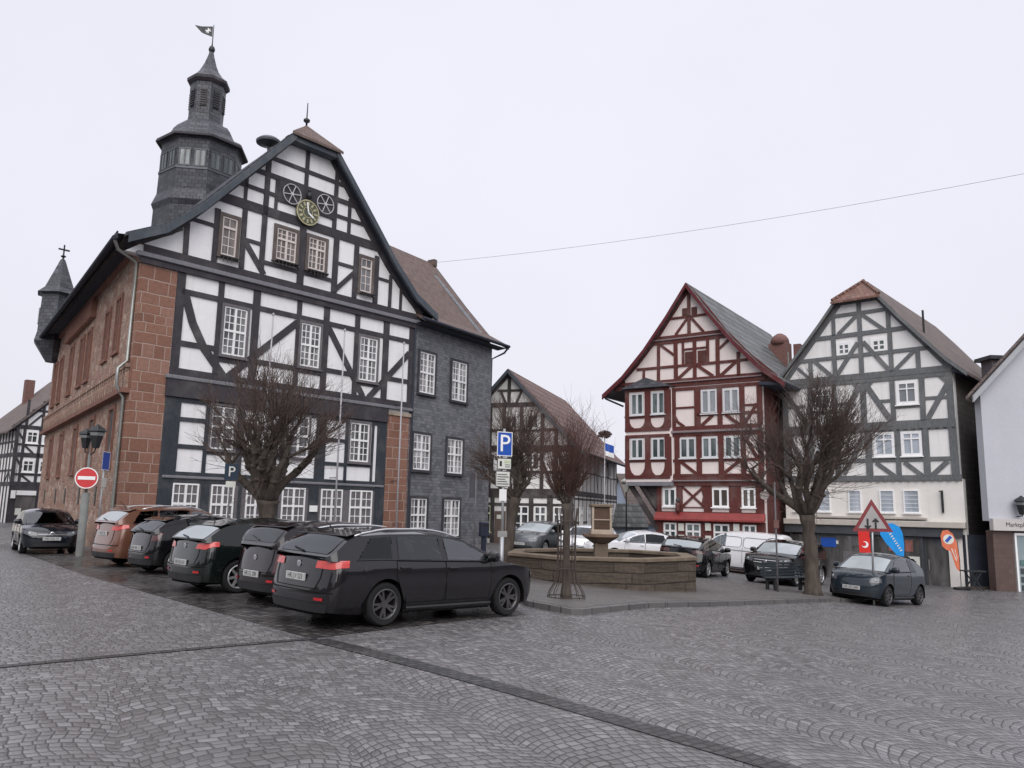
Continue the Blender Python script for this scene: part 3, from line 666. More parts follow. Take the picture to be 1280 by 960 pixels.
# ================================================================ COTTAGE
def cottage():
    r=empty('timber_cottage',(-1.2664,45.2,-.2236),-18,'low half-timbered house with red tiled roof standing behind the square trees','house'); r.scale=(1.13,)*3
    MB().box(-2.4,4.4,0,.35,-1,4.85).poly([(-2.4,4.85),(4.4,4.85),(1.05,8.55)],.004,.35).build('plaster_wall',MT['white2'],r)
    WS=skew((4.4,0,0),90)
    MB().box(0,11.3,-.0,.35,-1,5.0).build('side_wall',MT['white2'],r,M=WS)
    it=[('H',6.93,-.6,2.6,.22),('H',7.65,.45,1.8,.11),('V',1.05,6.95,8.5,.17),('D',.62,7.6,.9,6.98,.12),('D',1.7,7.6,1.42,6.98,.12),
        ('C',[(-2.5,4.8),(1.05,8.55)],.24),('C',[(4.6,4.8),(1.05,8.55)],.24),('H',4.75,-2.4,4.4,.3),('H',2.62,-2.4,4.4,.34),('H',2.42,-2.4,4.4,.16),('H',5.65,-1.5,3.5,.14)]
    for x in (-2.3,-1.1,.1,.82,1.72,2.8,3.5,4.3): it.append(('V',x,2.6,min(6.9,8.3-1.05*abs(x-1.05)),.18))
    it+=[('H',3.6,-2.3,4.3,.14),('D',-.9,2.7,.0,4.6,.16),('D',3.4,2.7,2.6,4.6,.16),('D',4.2,2.7,3.6,4.6,.14)]
    for x,w in ((-.3,.16),(.32,.2),(1.22,.34),(2.3,.22),(3.24,.3),(4.2,.34)): it.append(('V',x,-1,2.5,w))
    it+=[('H',2.02,-.3,4.4,.14),('H',.45,-.3,.3,.14),('H',.48,1.2,4.4,.16),('H',-.15,1.2,4.4,.3)]
    frame(r,it,MT['timber_brown'],seed=11)
    it=[('H',4.8,0,11.3,.3),('H',2.6,0,11.3,.36),('H',2.35,0,11.3,.14),('H',3.7,0,11.3,.13),('H',1.2,0,11.3,.13),('H',-.2,0,11.3,.4)]
    for i in range(13): it.append(('V',.1+i*.92,-1,4.8,.18))
    it+=[('D',1.1,2.8,1.9,4.6,.15),('D',5.6,2.8,4.8,4.6,.15),('D',7.4,2.8,8.3,4.6,.15),('D',11.0,2.8,10.2,4.6,.15)]
    frame(r,[(q[:-1]+(q[-1]*.72,)) for q in it],MT['timber_brown'],y0=-.006,seed=12,M=WS,name='side_timber_frame')
    for s in (1.2,3.0,6.7,9.4): win(r,s,.75,s+.66,1.95,2,1,1,2,.7,M=WS)
    for s in (2.1,5.8,8.6): win(r,s,3.75,s+.6,4.55,2,1,M=WS)
    for x0,x1 in ((1.42,2.17),(2.46,3.05),(3.42,4.02)): win(r,x0,.66,x1,1.95,2,1,1,2,.70)
    win(r,-.2,.66,.24,1.95,1,1,1,2,.7,mf='frame_y')
    for x in (.92,2.0,-.8): win(r,x,5.72,x+.58,6.4,2,1)
    for x in (.95,2.0,-.3): win(r,x,3.7,x+.68,4.5,2,1)
    d=MB().box(.44,1.0,-.04,.02,-.4,1.68).build('door',MT['door_brown'],r)
    MB().box(.55,.9,-.055,-.02,1.3,1.5).build('door_sign',MT['pale_sign'],d)
    pf=[(-2.95,4.5),(-2.2,5.15),(1.05,8.72),(4.35,5.15),(5.05,4.55)]
    mb=MB(); roof_strip(mb,[(x,-.3,z) for x,z in pf],[(x,11.6,z) for x,z in pf],.12); mb.build('roof',MT['tile_red'],r)
    verge(r,[(x,z-.02) for x,z in pf],.22,-.38,-.31,MT['verge'])
    pipe(r,[(5.05,-.2,4.5),(5.05,11.5,4.5)],.06,'soffit','gutter')
    return r
MT['door_brown']=wood('brown_door',(.14,.10,.085),.2)
cottage()

# ================================================================ RED HOUSE
def red_house():
    r=empty('red_timber_house',(5.738,42,0),-35,'tall red half-timbered house with corner bay and grey tiled gable roof','house')
    MB().box(2.05,7.5,.06,.4,-2.5,3.2).box(.35,7.5,0,.4,3.2,8.0).poly([(7.5,8.0),(7.56,8.66),(6.33,10.0),(5.08,11.6),(3.94,13.2),(2.8,11.6),(1.55,10.0),(.3,8.66),(.3,8.0)],.004,.4).build('plaster_wall',MT['pink'],r)
    MB().box(7.1,7.5,.4,13.4,-2.5,8.0).box(2.05,2.4,.4,9,-2.5,3.2).box(.3,.6,.5,12,3.2,8).build('side_wall',MT['timber_red'],r)
    # bay
    bay=[(.02,1.0),(.46,-.22),(2.86,-.22),(3.02,.02),(3.02,.5),(.3,1.0)]
    by=MB().prism(bay,3.15,8.12).build('corner_bay',MT['pink'],r)
    A,B=Vector((.02,1.0)),Vector((.46,-.22)); L=(B-A).length
    WB=Matrix.Translation((A.x,A.y,0))@Matrix.Rotation(math.atan2(B.y-A.y,B.x-A.x),4,'Z')
    T2=Matrix.Translation((0,-.22,0))
    def curved(x0,x1,z0,z1,w=.13):   # curved footing braces under the windows
        w_,h_=x1-x0,z1-z0; a=[(x0,z1-.02),(x0+.05*w_,z0+.50*h_),(x0+.15*w_,z0+.22*h_),(x0+.30*w_,z0+.07*h_),(x0+.46*w_,z0-.02)]
        return [('P',a+[(x0,z0-.02)]),('P',[(x0+x1-p[0],p[1]) for p in a]+[(x1,z0-.02)])]
    it=[]
    for z0,zs,z1,zt in ((3.6,4.36,5.45,5.62),(6.02,6.62,7.86,8.02)):
        it+=[('H',z0-.06,.46,2.9,.18),('H',zs,.46,2.9,.13),('H',zt,.46,2.9,.16)]
        for x,w in ((.55,.22),(1.72,.30),(2.82,.34)): it.append(('V',x,z0,z1+.1,w))
        it+=curved(.66,1.58,z0,zs)+curved(1.86,2.66,z0,zs)
    frame(r,it,MT['timber_red'],seed=21,M=T2,name='bay_timber_frame')
    it=[]
    for z0,zs,z1,zt in ((3.6,4.36,5.45,5.62),(6.02,6.62,7.86,8.02)):
        it+=[('H',z0-.06,0,L,.18),('H',zs,0,L,.13),('H',zt,0,L,.16),('V',.07,z0,z1+.1,.16),('V',L-.07,z0,z1+.1,.16)]+curved(.2,L-.2,z0,zs,.11)
    frame(r,it,MT['timber_red'],seed=22,M=WB,name='bay_side_frame')
    for x0,x1 in ((.76,1.48),(1.93,2.68)):
        for z0,z1 in ((4.47,5.5),(6.72,7.86)): win(r,x0,z0,x1,z1,2,1,fw=.075,mw=.11,mf='frame_grey',mp='pane_dark',M=T2)
    for z0,z1 in ((4.47,5.5),(6.72,7.86)): win(r,.3,z0,L-.26,z1,2,1,fw=.07,mw=.09,mf='frame_grey',mp='pane_dark',M=WB)
    MB().add([(-.25,1.1,8.1),(.3,-.5,8.1),(2.95,-.5,8.1),(3.2,.02,8.12),(1.45,.0,8.72),(.6,.9,8.6)],[(0,1,5),(1,4,5),(1,2,4),(2,3,4),(0,1,2,3)]).build('bay_roof',MT['slate_dark'],by)
    # bay corbel and corner brace
    MB().prism([(.1,.95),(.5,-.26),(2.9,-.26),(3.05,.0),(3.05,.5),(.3,.9)],3.1,3.3).build('bay_sill_beam',MT['moulding'],by)
    MB().bar((.55,3.15),(2.1,.9),.22,.0,.22).bar((1.25,3.1),(2.05,2.0),.2,.05,.2).poly([(1.0,3.1),(2.05,3.1),(2.05,1.6)],.16,.4).build('corner_brace',MT['timber_brown'],r)
    # main frame
    it=[('H',3.48,2.9,7.5,.2),('H',3.2,2.05,7.5,.2),('H',5.62,2.9,7.5,.16),('H',5.96,2.9,7.5,.2),('H',7.96,2.9,7.6,.16),('H',8.2,-.2,7.75,.2),('H',4.36,3.0,7.5,.13),('H',6.6,4.3,7.5,.13),('H',7.0,2.9,4.3,.1),('H',3.62,3.0,7.5,.14)]
    for x,w in ((3.22,.3),(4.36,.28),(5.48,.26),(6.58,.26),(7.42,.26)): it.append(('V',x,3.5,5.6,w))
    for x,w in ((3.02,.3),(4.32,.3),(5.47,.26),(6.58,.26),(7.42,.26)): it.append(('V',x,6.0,7.95,w))
    it+=[('D',3.4,4.3,4.2,3.7,.16),('D',6.4,4.3,5.6,3.7,.16),('D',6.7,5.4,7.3,4.3,.16),('D',4.5,6.05,5.1,6.55,.16),('D',6.4,6.05,5.75,6.55,.16),('D',6.7,6.1,7.3,7.0,.16),('H',6.95,6.6,7.4,.1),('C',[(3.1,6.6),(3.25,6.3),(3.6,6.05)],.14)]
    # attic
    P1=[(-.35,8.2),(1.0,9.45),(2.1,10.7),(3.0,11.95),(3.94,13.2)]; P2=[(2*3.94-x,z) for x,z in P1]
    it+=[('C',P1,.26),('C',P2,.26),('H',8.42,-.2,7.8,.16),('H',9.16,1.0,6.9,.13),('H',10.44,1.9,5.95,.16),('H',10.72,2.1,5.7,.14),('H',11.68,2.9,4.95,.11),
         ('V',2.24,8.4,10.4,.16),('V',3.18,8.4,10.4,.2),('V',4.2,8.4,10.4,.18),('V',5.4,8.4,10.4,.2),('V',6.45,8.4,9.6,.16),('V',1.4,8.4,9.1,.12),('V',3.6,9.2,10.4,.12),('V',4.9,9.2,10.4,.14),('V',3.94,10.8,12.9,.16),
         ('D',2.35,10.35,3.1,9.75,.13),('D',5.5,9.85,6.1,10.35,.13),('D',3.3,8.5,4.05,9.1,.15),('D',4.35,9.1,5.15,8.5,.15),('D',5.55,8.5,6.3,9.1,.15),('D',3.2,10.8,3.85,11.6,.13),('D',4.7,10.8,4.05,11.6,.13),('H',9.98,3.6,4.9,.09)]
    frame(r,it,MT['timber_red'],seed=23)
    mo=MB(); mo.box(2.95,7.6,-.15,.02,5.74,5.84); MB().box(2.95,7.6,-.15,.02,3.32,3.38).build('jetty_moulding',MT['pale_moulding'],r); mo.build('jetty_moulding',MT['pale_moulding'],r)
    MB().box(.9,7.6,-.14,.02,8.3,8.36).build('jetty_moulding',MT['pale_moulding'],r); MB().box(1.9,6.0,-.12,.02,10.55,10.62).build('jetty_moulding',MT['pale_moulding'],r)
    for x0,z0,x1,z1,mp in ((3.36,4.46,4.2,5.48,'pane_dark'),(4.52,4.46,5.32,5.48,'pane_dark'),(5.66,4.46,6.46,5.48,'pane_dark'),(4.52,6.64,5.32,7.83,'pane_blind2'),(5.64,6.64,6.44,7.8,'pane_blind2')): win(r,x0,z0,x1,z1,2,1,fw=.08,mw=.12,mf='frame_grey',mp=mp)
    # first floor at street level
    it=[('H',1.80,2.05,7.5,.08),('H',2.05,3.3,7.5,.06)]+[('V',x,1.8,3.15,w) for x,w in ((2.2,.28),(3.3,.32),(4.75,.42),(6.1,.62),(7.3,.4))]+[('D',3.45,2.1,4.55,3.05,.13),('D',3.45,3.05,4.55,2.1,.13),('C',[(4.45,3.05),(4.56,2.6),(4.45,2.1)],.1)]
    it+=[('H',1.38,2.05,7.5,.2),('H',-.2,2.05,7.5,1.2)]+[('V',x,-2.2,1.4,w) for x,w in ((2.2,.4),(3.36,.42),(4.7,.6),(6.12,.6),(7.3,.44))]
    frame(r,it,MT['timber_red'],y0=.015,seed=24,name='lower_frame')
    T3=Matrix.Translation((0,.05,0))
    for x0,x1 in ((2.42,3.1),(4.98,5.8),(6.44,7.1)): win(r,x0,2.08,x1,2.98,2,1,fw=.08,mw=.1,mp='pane_brown' if x0>4 else 'pane_dark',M=T3)
    for x0,x1 in ((2.44,3.1),(3.6,4.36),(5.02,5.8),(6.46,7.1)): win(r,x0,.05,x1,1.28,2,1,1,2,.68,fw=.075,mw=.09,mp='pane_dark',M=T3)
    for x,z in ((3.24,.9),(3.24,.35),(4.62,.95),(4.62,.35),(6.02,.95),(6.02,.35)): MB().box(x,x+.28,-.06,.02,z,z+.36).build('menu_board',MT['pale_sign'],r)
    MB().poly([(-.24,1.48),(.0,1.80),(.0,1.50),(-.24,1.40)],2.0,7.55).build('canopy',MT['awning'],r,M=Matrix.Rotation(R(90),4,'Z')@Matrix.Scale(-1,4,(0,1,0)))
    for x0,x1 in ((3.7,4.1),(4.38,4.8)): MB().box(x0,x1,-.05,.02,9.25,9.84).build('shutter',MT['shutter_red'],r)
    for x0,x1 in ((3.58,3.84),(4.08,4.36)): MB().box(x0,x1,-.05,.02,11.74,12.13).build('shutter',MT['shutter_red'],r)
    # small figure standing on the canopy: bust-length carved statue
    st=MB(); st.lathe([(.10,0),(.13,.12),(.10,.3),(.13,.42),(.05,.48)],10,(3.25,-.14,1.80)).build('carved_figure',MT['timber_red'],r,smooth=True)
    MB().lathe([(.02,0),(.09,.05),(.10,.14),(.07,.22),(.01,.25)],10,(3.25,-.14,2.27)).build('figure_head',MT['timber_brown'],r,smooth=True)
    o=MB().lathe([(.2,0),(.21,.03),(.2,.06)],18,(7.62,-.35,2.65),axis='y').build('hanging_sign',MT['fascia_dull'],r)
    MB().tube([(7.45,.0,3.05),(7.62,-.35,3.05),(7.62,-.33,2.9)],.025).build('sign_bracket',MT['iron'],o)
    # roof
    pf=[(-.85,7.92),(.3,8.82),(1.55,10.15),(2.8,11.75),(3.94,13.38)]; pf=pf+[(2*3.94-x,z) for x,z in pf[-2::-1]]
    mb=MB(); roof_strip(mb,[(x,-.35,z) for x,z in pf],[(x,13.6,z) for x,z in pf],.14); mb.build('roof',MT['tile_grey'],r)
    verge(r,[(x,z-.02) for x,z in pf],.26,-.44,-.36,MT['verge_red'])
    pipe(r,[(8.72,-.3,7.86),(8.72,13.4,7.86)],.07,'soffit','gutter')
    pipe(r,[(-.85,-.2,7.85),(-.8,-.1,7.72),(-.1,.6,7.35)],.05,'soffit')
    MB().poly([(7.46,7.98),(8.62,7.84),(7.56,8.70)],.0,.25).build('eave_return',MT['timber_red'],r)
    MB().poly([(7.5,8.02),(8.72,7.84),(8.72,7.76),(7.5,7.86)],-.3,13.4).build('soffit',MT['soffit'],r)
    c=MB().box(5.3,6.4,8.6,9.4,9.6,11.7).build('chimney',MT['brickchim'],r)
    MB().lathe([(.55,11.65),(.51,11.95),(.38,12.15),(.17,12.3),(.03,12.33)],16,(5.85,9.0,0)).build('chimney_cowl',MT['brickchim'],c,smooth=True)
    MB().box(6.5,6.9,9.4,10.0,9.0,11.7).build('chimney_stack',MT['brickchim'],c)
    MB().tube([(6.7,7.6,9.8),(6.7,7.6,10.9)],.05).build('vent_pipe',MT['zinc'],r)
    return r
MT['fascia_dull']=mat('dull_sign_board',(.30,.27,.25),.6,.2)
MT['frame_grey']=mat('cool_grey_window_paint',(.56,.57,.59),.45,.06)
MT['pale_moulding']=wood('pinkish_grey_moulding',(.26,.20,.21),.2)
MT['pane_blind2']=glassm('grey_blind_glass',(.20,.215,.235),.12,(.27,.28,.30),1.2)
red_house()

# ================================================================ GREY TIMBER HOUSE
def grey_house():
    r=empty('grey_timber_house',(18.742,34.5,0),-42,'white half-timbered house with grey beams, half-hipped gable and shopfront','house')
    xl=-7.15
    MB().box(xl,.5,0,.4,3.45,8.2).poly([(xl,8.2),(.5,8.2),(.33,8.6),(-.54,9.6),(-1.54,10.8),(-2.36,11.85),(-4.28,11.85),(-5.1,10.8),(-6.1,9.6),(-6.97,8.6)],.004,.4).build('plaster_wall',MT['white2'],r)
    MB().box(xl,.62,.0,.4,1.34,3.44).box(-.1,.62,.0,.4,-2.5,1.33).build('rendered_wall',MT['cream'],r)
    MB().box(.12,.5,.4,14,-2.5,8.2).build('side_wall',MT['rubble_grey'],r)
    MB().box(xl,xl+.4,.4,12,-2.5,8.2).build('far_side_wall',MT['rubble_grey'],r)
    it=[('H',8.24,xl,.5,.28),('H',5.88,xl,.5,.34),('H',3.5,xl,.6,.26),('H',10.26,-5.6,-1.2,.2),('H',9.24,-6.3,-.3,.17),('H',11.26,-4.8,-1.9,.16),('H',11.85,-4.4,-2.3,.2),('H',7.98,xl,.5,.16),
        ('H',7.0,-2.7,-1.9,.14),('H',6.98,-.7,.4,.14),('H',7.0,-7.0,-6.0,.14),('H',7.0,-4.7,-3.7,.14),('H',4.32,xl,.5,.18),('H',5.66,xl,.5,.12),('H',6.66,-1.9,-.8,.1)]
    for x in (-3.28,-4.52,-5.68,-1.98,-.84): it.append(('V',x,8.3,10.2 if abs(x+3.28)<1.5 else 9.3,.2))
    it+=[('V',-3.28,10.3,11.9,.2),('V',-4.5,10.3,11.25,.16),('V',-2.02,10.3,11.2,.18),
         ('D',-3.4,9.85,-4.45,8.35,.2),('D',-3.16,9.85,-2.05,8.35,.2),('D',-5.5,9.2,-4.65,8.35,.17),('D',-.95,9.2,-1.85,8.35,.17),('D',-3.35,11.2,-4.3,10.35,.17),('D',-3.2,11.2,-2.25,10.35,.17),('D',-6.3,8.9,-5.75,8.35,.14),
         ('C',[(-6.95,8.3),(-6.1,9.4),(-5.1,10.65),(-4.2,11.8)],.22),('C',[(.35,8.3),(-.5,9.4),(-1.5,10.65),(-2.4,11.8)],.22)]
    for x,w in ((-7.0,.26),(-5.75,.22),(-4.6,.2),(-3.28,.26),(-2.0,.22),(-.76,.24),(.36,.26)): it.append(('V',x,6.0,7.95,w))
    it+=[('D',-3.1,7.75,-2.1,6.05,.24),('D',-3.45,7.75,-4.4,6.05,.24),('D',.3,7.6,-.6,6.05,.22),('D',-6.9,7.6,-5.9,6.05,.22),('D',-2.9,7.92,-3.28,7.5,.2),('D',-3.66,7.92,-3.28,7.5,.2),('D',.0,7.92,.3,7.6,.16)]
    for x,w in ((-7.0,.26),(-5.8,.24),(-4.55,.26),(-3.15,.3),(-1.88,.22),(-.72,.28),(.36,.3)): it.append(('V',x,3.6,5.75,w))
    it+=[('D',-2.85,4.2,-2.1,3.6,.2),('D',-1.65,4.2,-.95,3.6,.2),('D',-.55,3.6,.1,4.2,.2),('D',-3.3,5.4,-4.3,3.7,.22),('D',-4.8,4.2,-5.6,3.6,.2),('D',-6.8,5.4,-5.9,3.7,.2)]
    frame(r,it,MT['timber_grey'],seed=31)
    cb=MB()
    for i in range(24): x=xl+.15+i*.32; cb.box(x,x+.12,-.14,.02,3.36,3.46); cb.box(x,x+.12,-.13,.02,5.66,5.72)
    cb.build('joist_ends',MT['timber_grey'],r)
    for x0,z0,x1,z1 in ((-4.40,9.26,-3.7,9.95),(-2.84,9.26,-2.1,9.95)): win(r,x0,z0,x1,z1,2,1,0,2,fw=.15,mw=.08,mp='pane_dark',sill=False,mun=.06)
    win(r,-1.84,6.76,-.92,7.84,2,1,1,1,.66,fw=.14,mw=.05,mp='pane_blind2'); win(r,-5.6,6.76,-4.72,7.84,2,1,1,1,.66,fw=.14,mw=.05,mp='pane_dark')
    for x0,x1 in ((-2.92,-2.02),(-1.74,-.88),(-5.62,-4.72)): win(r,x0,4.46,x1,5.56,2,1,1,1,.7,fw=.12,mw=.06,mp='pane_blind')
    for x0,x1 in ((-5.6,-4.98),(-4.16,-3.58),(-2.78,-2.16),(-1.78,-1.12),(-6.75,-6.2)): win(r,x0,1.97,x1,2.97,1,1,0,5,fw=.05,mp='pane_blind',mun=.02,sill=True)
    MB().box(xl,.66,-.35,.02,1.36,1.62).build('shop_fascia',MT['fascia'],r,bevel=.02)
    MB().box(-5.7,-.85,-.25,.02,1.7,1.78).build('shop_ledge',MT['fascia'],r)
    MB().box(xl,.5,-.22,.02,.98,1.35).build('shop_blind_box',MT['slate_metal'],r)
    MB().box(xl,-.02,.25,.45,-2.5,1.0).build('shop_back_wall',MT['timber_brown'],r)
    s=MB(); 
    for x in (-6.9,-5.62,-3.4,-1.12): s.box(x-.06,x+.06,-.06,.03,-1.6,1.0)
    s.box(-5.56,-1.18,-.05,.03,.88,.98); s.box(-5.56,-1.18,-.06,.03,-1.25,-1.13); s.box(-6.84,-5.68,-.05,.03,-1.25,-1.13)
    o=s.build('shop_window',MT['slate_metal'],r)
    MB().box(-6.85,-1.15,.0,.02,-1.15,.9).build('pane',MT['shop_glass'],o)
    MB().box(-6.95,-1.1,-.02,.1,-2.5,-1.25).build('shop_plinth',MT['slate_metal'],r)
    for x0,x1,z0,z1,m in ((-5.5,-4.8,.35,.78,'blue_sign'),(-5.3,-4.7,.5,.66,'pale_sign'),(-2.5,-1.5,.3,.8,'poster_red'),(-1.7,-1.25,-.6,.1,'pale_sign'),(-3.2,-2.6,-.9,-.2,'poster_red'),(-4.5,-3.6,-.9,.2,'casing')): MB().box(x0,x1,-.012-.003*z1,-.004,z0,z1).build('poster',MT[m],r)
    d=MB().box(-1.0,-.1,.1,.16,-2.0,.95).build('door',MT['shop_glass'],r)
    f=MB(); f.box(-1.06,-.98,.04,.17,-2,1.0); f.box(-.12,-.04,.04,.17,-2,1.0); f.box(-.98,-.12,.04,.17,.9,1.0); f.box(-.98,-.12,.05,.17,-1.35,-1.2); f.build('door_frame',MT['slate_metal'],d)
    MB().box(-.98,-.12,.05,.3,-2.5,-1.36).build('door_step',MT['black_paint'],r)
    MB().tube([(-.9,.02,-.45),(-.9,.02,.0)],.02).build('door_handle',MT['steel'],d)
    MB().tube([(-.2,-.08,2.95),(-.2,-.08,2.0)],.05).tube([(-.2,-.05,2.9),(-.2,-.5,2.9)],.03).build('sign_bracket',MT['iron'],r)
    # roof
    cx=-3.32; F=[(-7.75,8.0),(-6.95,8.75),(-6.1,9.75),(-5.1,10.95),(-4.3,11.98)]; Fr=[(2*cx-x,z) for x,z in F[::-1]]
    mb=MB(); d=1.5; A=F+[(cx,13.15)]+Fr; y0=-.28
    roof_strip(mb,[(x,d,z) for x,z in A],[(x,13.5,z) for x,z in A]); roof_strip(mb,[(x,y0,z) for x,z in F],[(x,d,z) for x,z in F]); roof_strip(mb,[(x,y0,z) for x,z in Fr],[(x,d,z) for x,z in Fr])
    mb.add([(F[-1][0],y0,11.98),(F[-1][0],d,11.98),(cx,d,13.15)],[(0,1,2)]); mb.add([(Fr[0][0],y0,11.98),(Fr[0][0],d,11.98),(cx,d,13.15)],[(0,2,1)])
    mb.build('roof',MT['tile_dull'],r)
    a=Vector((-4.45,-.45,11.88)); b=Vector((-2.2,-.45,11.88)); t=Vector((cx,.9,13.0)); dn=Vector((0,0,-.1))
    MB().add([a,b,t,a+dn,b+dn,t+dn],[(0,1,2),(3,5,4),(0,3,4,1),(1,4,5,2),(2,5,3,0)]).build('hip_roof',MT['tile_hip'],r)
    rt=MB()
    for P0,P1 in ((a,t),(b,t)):
        for i in range(9): q=P0.lerp(P1,(i+.5)/9); e=P0.lerp(P1,(i+1.25)/9); rt.tube([q+Vector((0,0,.02)),e+Vector((0,0,.05))],[.09,.07],6)
    rt.build('ridge_tiles',MT['tile_hip'],r)
    verge(r,[(x,z-.02) for x,z in F],.2,-.36,-.29,MT['timber_grey']); verge(r,[(x,z-.02) for x,z in Fr],.2,-.36,-.29,MT['timber_grey'])
    MB().poly([(.47,8.1),(1.04,7.9),(.42,8.6)],.0,.25).build('eave_return',MT['timber_grey'],r)
    MB().poly([(.5,8.2),(1.08,7.95),(1.08,7.85),(.5,8.05)],-.2,13.2).build('soffit',MT['soffit'],r); MB().poly([(xl,8.2),(-7.7,7.95),(-7.7,7.85),(xl,8.05)],-.2,13.2).build('soffit',MT['soffit'],r)
    MB().tube([(-1.1,2.2,10.1),(-1.1,2.2,11.5)],.05).build('vent_pipe',MT['iron'],r)
    pipe(r,[(1.05,-.25,7.9),(1.05,13.2,7.9)],.06,'soffit','gutter')
    return r
MT['rubble_grey']=brickm('grey_side_stone',(.115,.10,.095),(.085,.075,.07),(.14,.13,.12),.45,.3,.03,.9,.7,warp=.2,nv=.5)
MT['fascia']=mat('beige_fascia',(.46,.42,.38),.6,.1)
MT['poster_red']=mat('muted_poster',(.25,.10,.08),.5,.4,5)
MT['tile_hip']=tiles('orange_brown_tiles',(.13,.062,.048),(.20,.11,.085),.22,.26,.7,.35,moss=(.12,.10,.09))
grey_house()

# ================================================================ WHITE HOUSE AT THE RIGHT
def white_house():
    SH=Matrix(((1,.95,0,0),(0,1,0,0),(0,0,1,0),(0,0,0,1)))
    r=empty('white_gabled_house',(19.55,33,0),4,'plain pale grey rendered house with white verge and corner shop window','house')
    MB().box(0,9,0,.4,1.7,7.2).poly([(0,7.2),(9,7.2),(4.5,11.6)],.0,.4).build('rendered_wall',MT['grey_white'],r)
    MB().box(0,.4,.4,10,-2.5,7.2).build('side_wall',MT['grey_white'],r,M=SH)
    MB().box(.1,.95,-.02,.4,-2.5,1.32).build('brick_pier',MT['brown_tiles'],r); MB().box(3.6,4.2,-.02,.4,-2.5,1.1).build('brick_pier',MT['brown_tiles'],r)
    MB().box(1.0,3.6,.1,.4,-2.5,1.32).box(4.2,9,.1,.4,-2.5,1.32).build('shop_back_wall',MT['casing'],r)
    MB().box(.02,9.2,-.22,.02,1.325,1.80).build('shop_fascia',MT['shop_sign_face'],r)
    text('Marktplatz',.25,MT['black_paint'],r,(1.08,-.225,1.56))
    s=MB(); s.box(1.02,1.1,-.03,.12,-1.2,1.24); s.box(3.5,3.58,-.03,.12,-1.2,1.24); s.box(.95,3.65,-.1,.12,-1.32,-1.2); s.box(1.1,3.5,-.03,.12,1.14,1.24)
    o=s.build('shop_window',MT['white_paint'],r); MB().box(1.1,3.5,.02,.04,-1.2,1.14).build('pane',MT['shop_pale'],o)
    nt=MB(); rr=random.Random(4)
    for i in range(6):
        for j in range(5):
            if j<4 or i>1: nt.box(1.2+i*.36,1.2+i*.36+.26,-.012-.001*rr.random(),.018,-1.05+j*.33,-1.05+j*.33+.22,rr.choice((0,0,1)))
    nt.build('notices',[MT['notice_dark'],MT['notice_teal']],o)
    MB().box(1.0,3.6,.02,.3,-2.5,-1.33).build('shop_plinth',MT['fascia'],r)
    win(r,2.05,5.35,3.1,6.75,2,1,fw=.12,mp='pane_dark',cas=.1,mc='frame'); win(r,2.05,2.75,3.1,4.1,2,1,fw=.12,mp='pane_dark',cas=.1,mc='frame')
    win(r,5.6,5.35,6.7,6.75,2,1,fw=.12,mp='pane_dark')
    pf=[(-.55,6.75),(4.5,11.85),(9.6,6.75)]
    mb=MB(); roof_strip(mb,[(x,-.3,z) for x,z in pf],[(x,10.3,z) for x,z in pf]); mb.build('roof',MT['tile_dull'],r,M=SH)
    verge(r,[(x,z+.03) for x,z in pf],.26,-.36,-.27,MT['verge_pale'])
    c=MB().box(3.4,4.2,3.9,4.7,7.5,9.25).build('chimney',MT['casing'],r); MB().box(3.2,4.4,3.7,4.9,9.25,9.42).build('chimney_cap',MT['slate_metal'],c)
    return r
MT['brown_tiles']=brickm('brown_wall_tiles',(.115,.075,.065),(.095,.06,.052),(.06,.05,.045),.25,.2,.008,.45,.3)
MT['shop_sign_face']=mat('off_white_sign',(.50,.47,.46),.5,.05)
MT['shop_pale']=glassm('pale_shop_glass',(.25,.31,.33),.08,(.33,.40,.42),1)
MT['notice_dark']=mat('dark_print',(.05,.06,.065),.5,.4,9)
MT['notice_teal']=mat('teal_print',(.09,.16,.16),.5,.4,9)
MT['verge_pale']=mat('pale_grey_verge',(.33,.34,.36),.5,.1)
white_house()
# low wall and gate filling the gap between the two houses on the right
o=MB().box(0,1.15,0,.25,-2.4,1.1).build('gap_gate',MT['soffit'],None); o.location=(19.1,34.1,0); o.rotation_euler=(0,0,R(14)); tag(o,'dark boarded gate closing the gap between two houses','gate')
o=MB().box(0,1.3,0,.4,-2.4,-1.0).build('low_wall',MT['sand'],None); o.location=(18.75,33.5,0); o.rotation_euler=(0,0,R(14)); tag(o,'low stone wall in front of the narrow gap gate','wall')

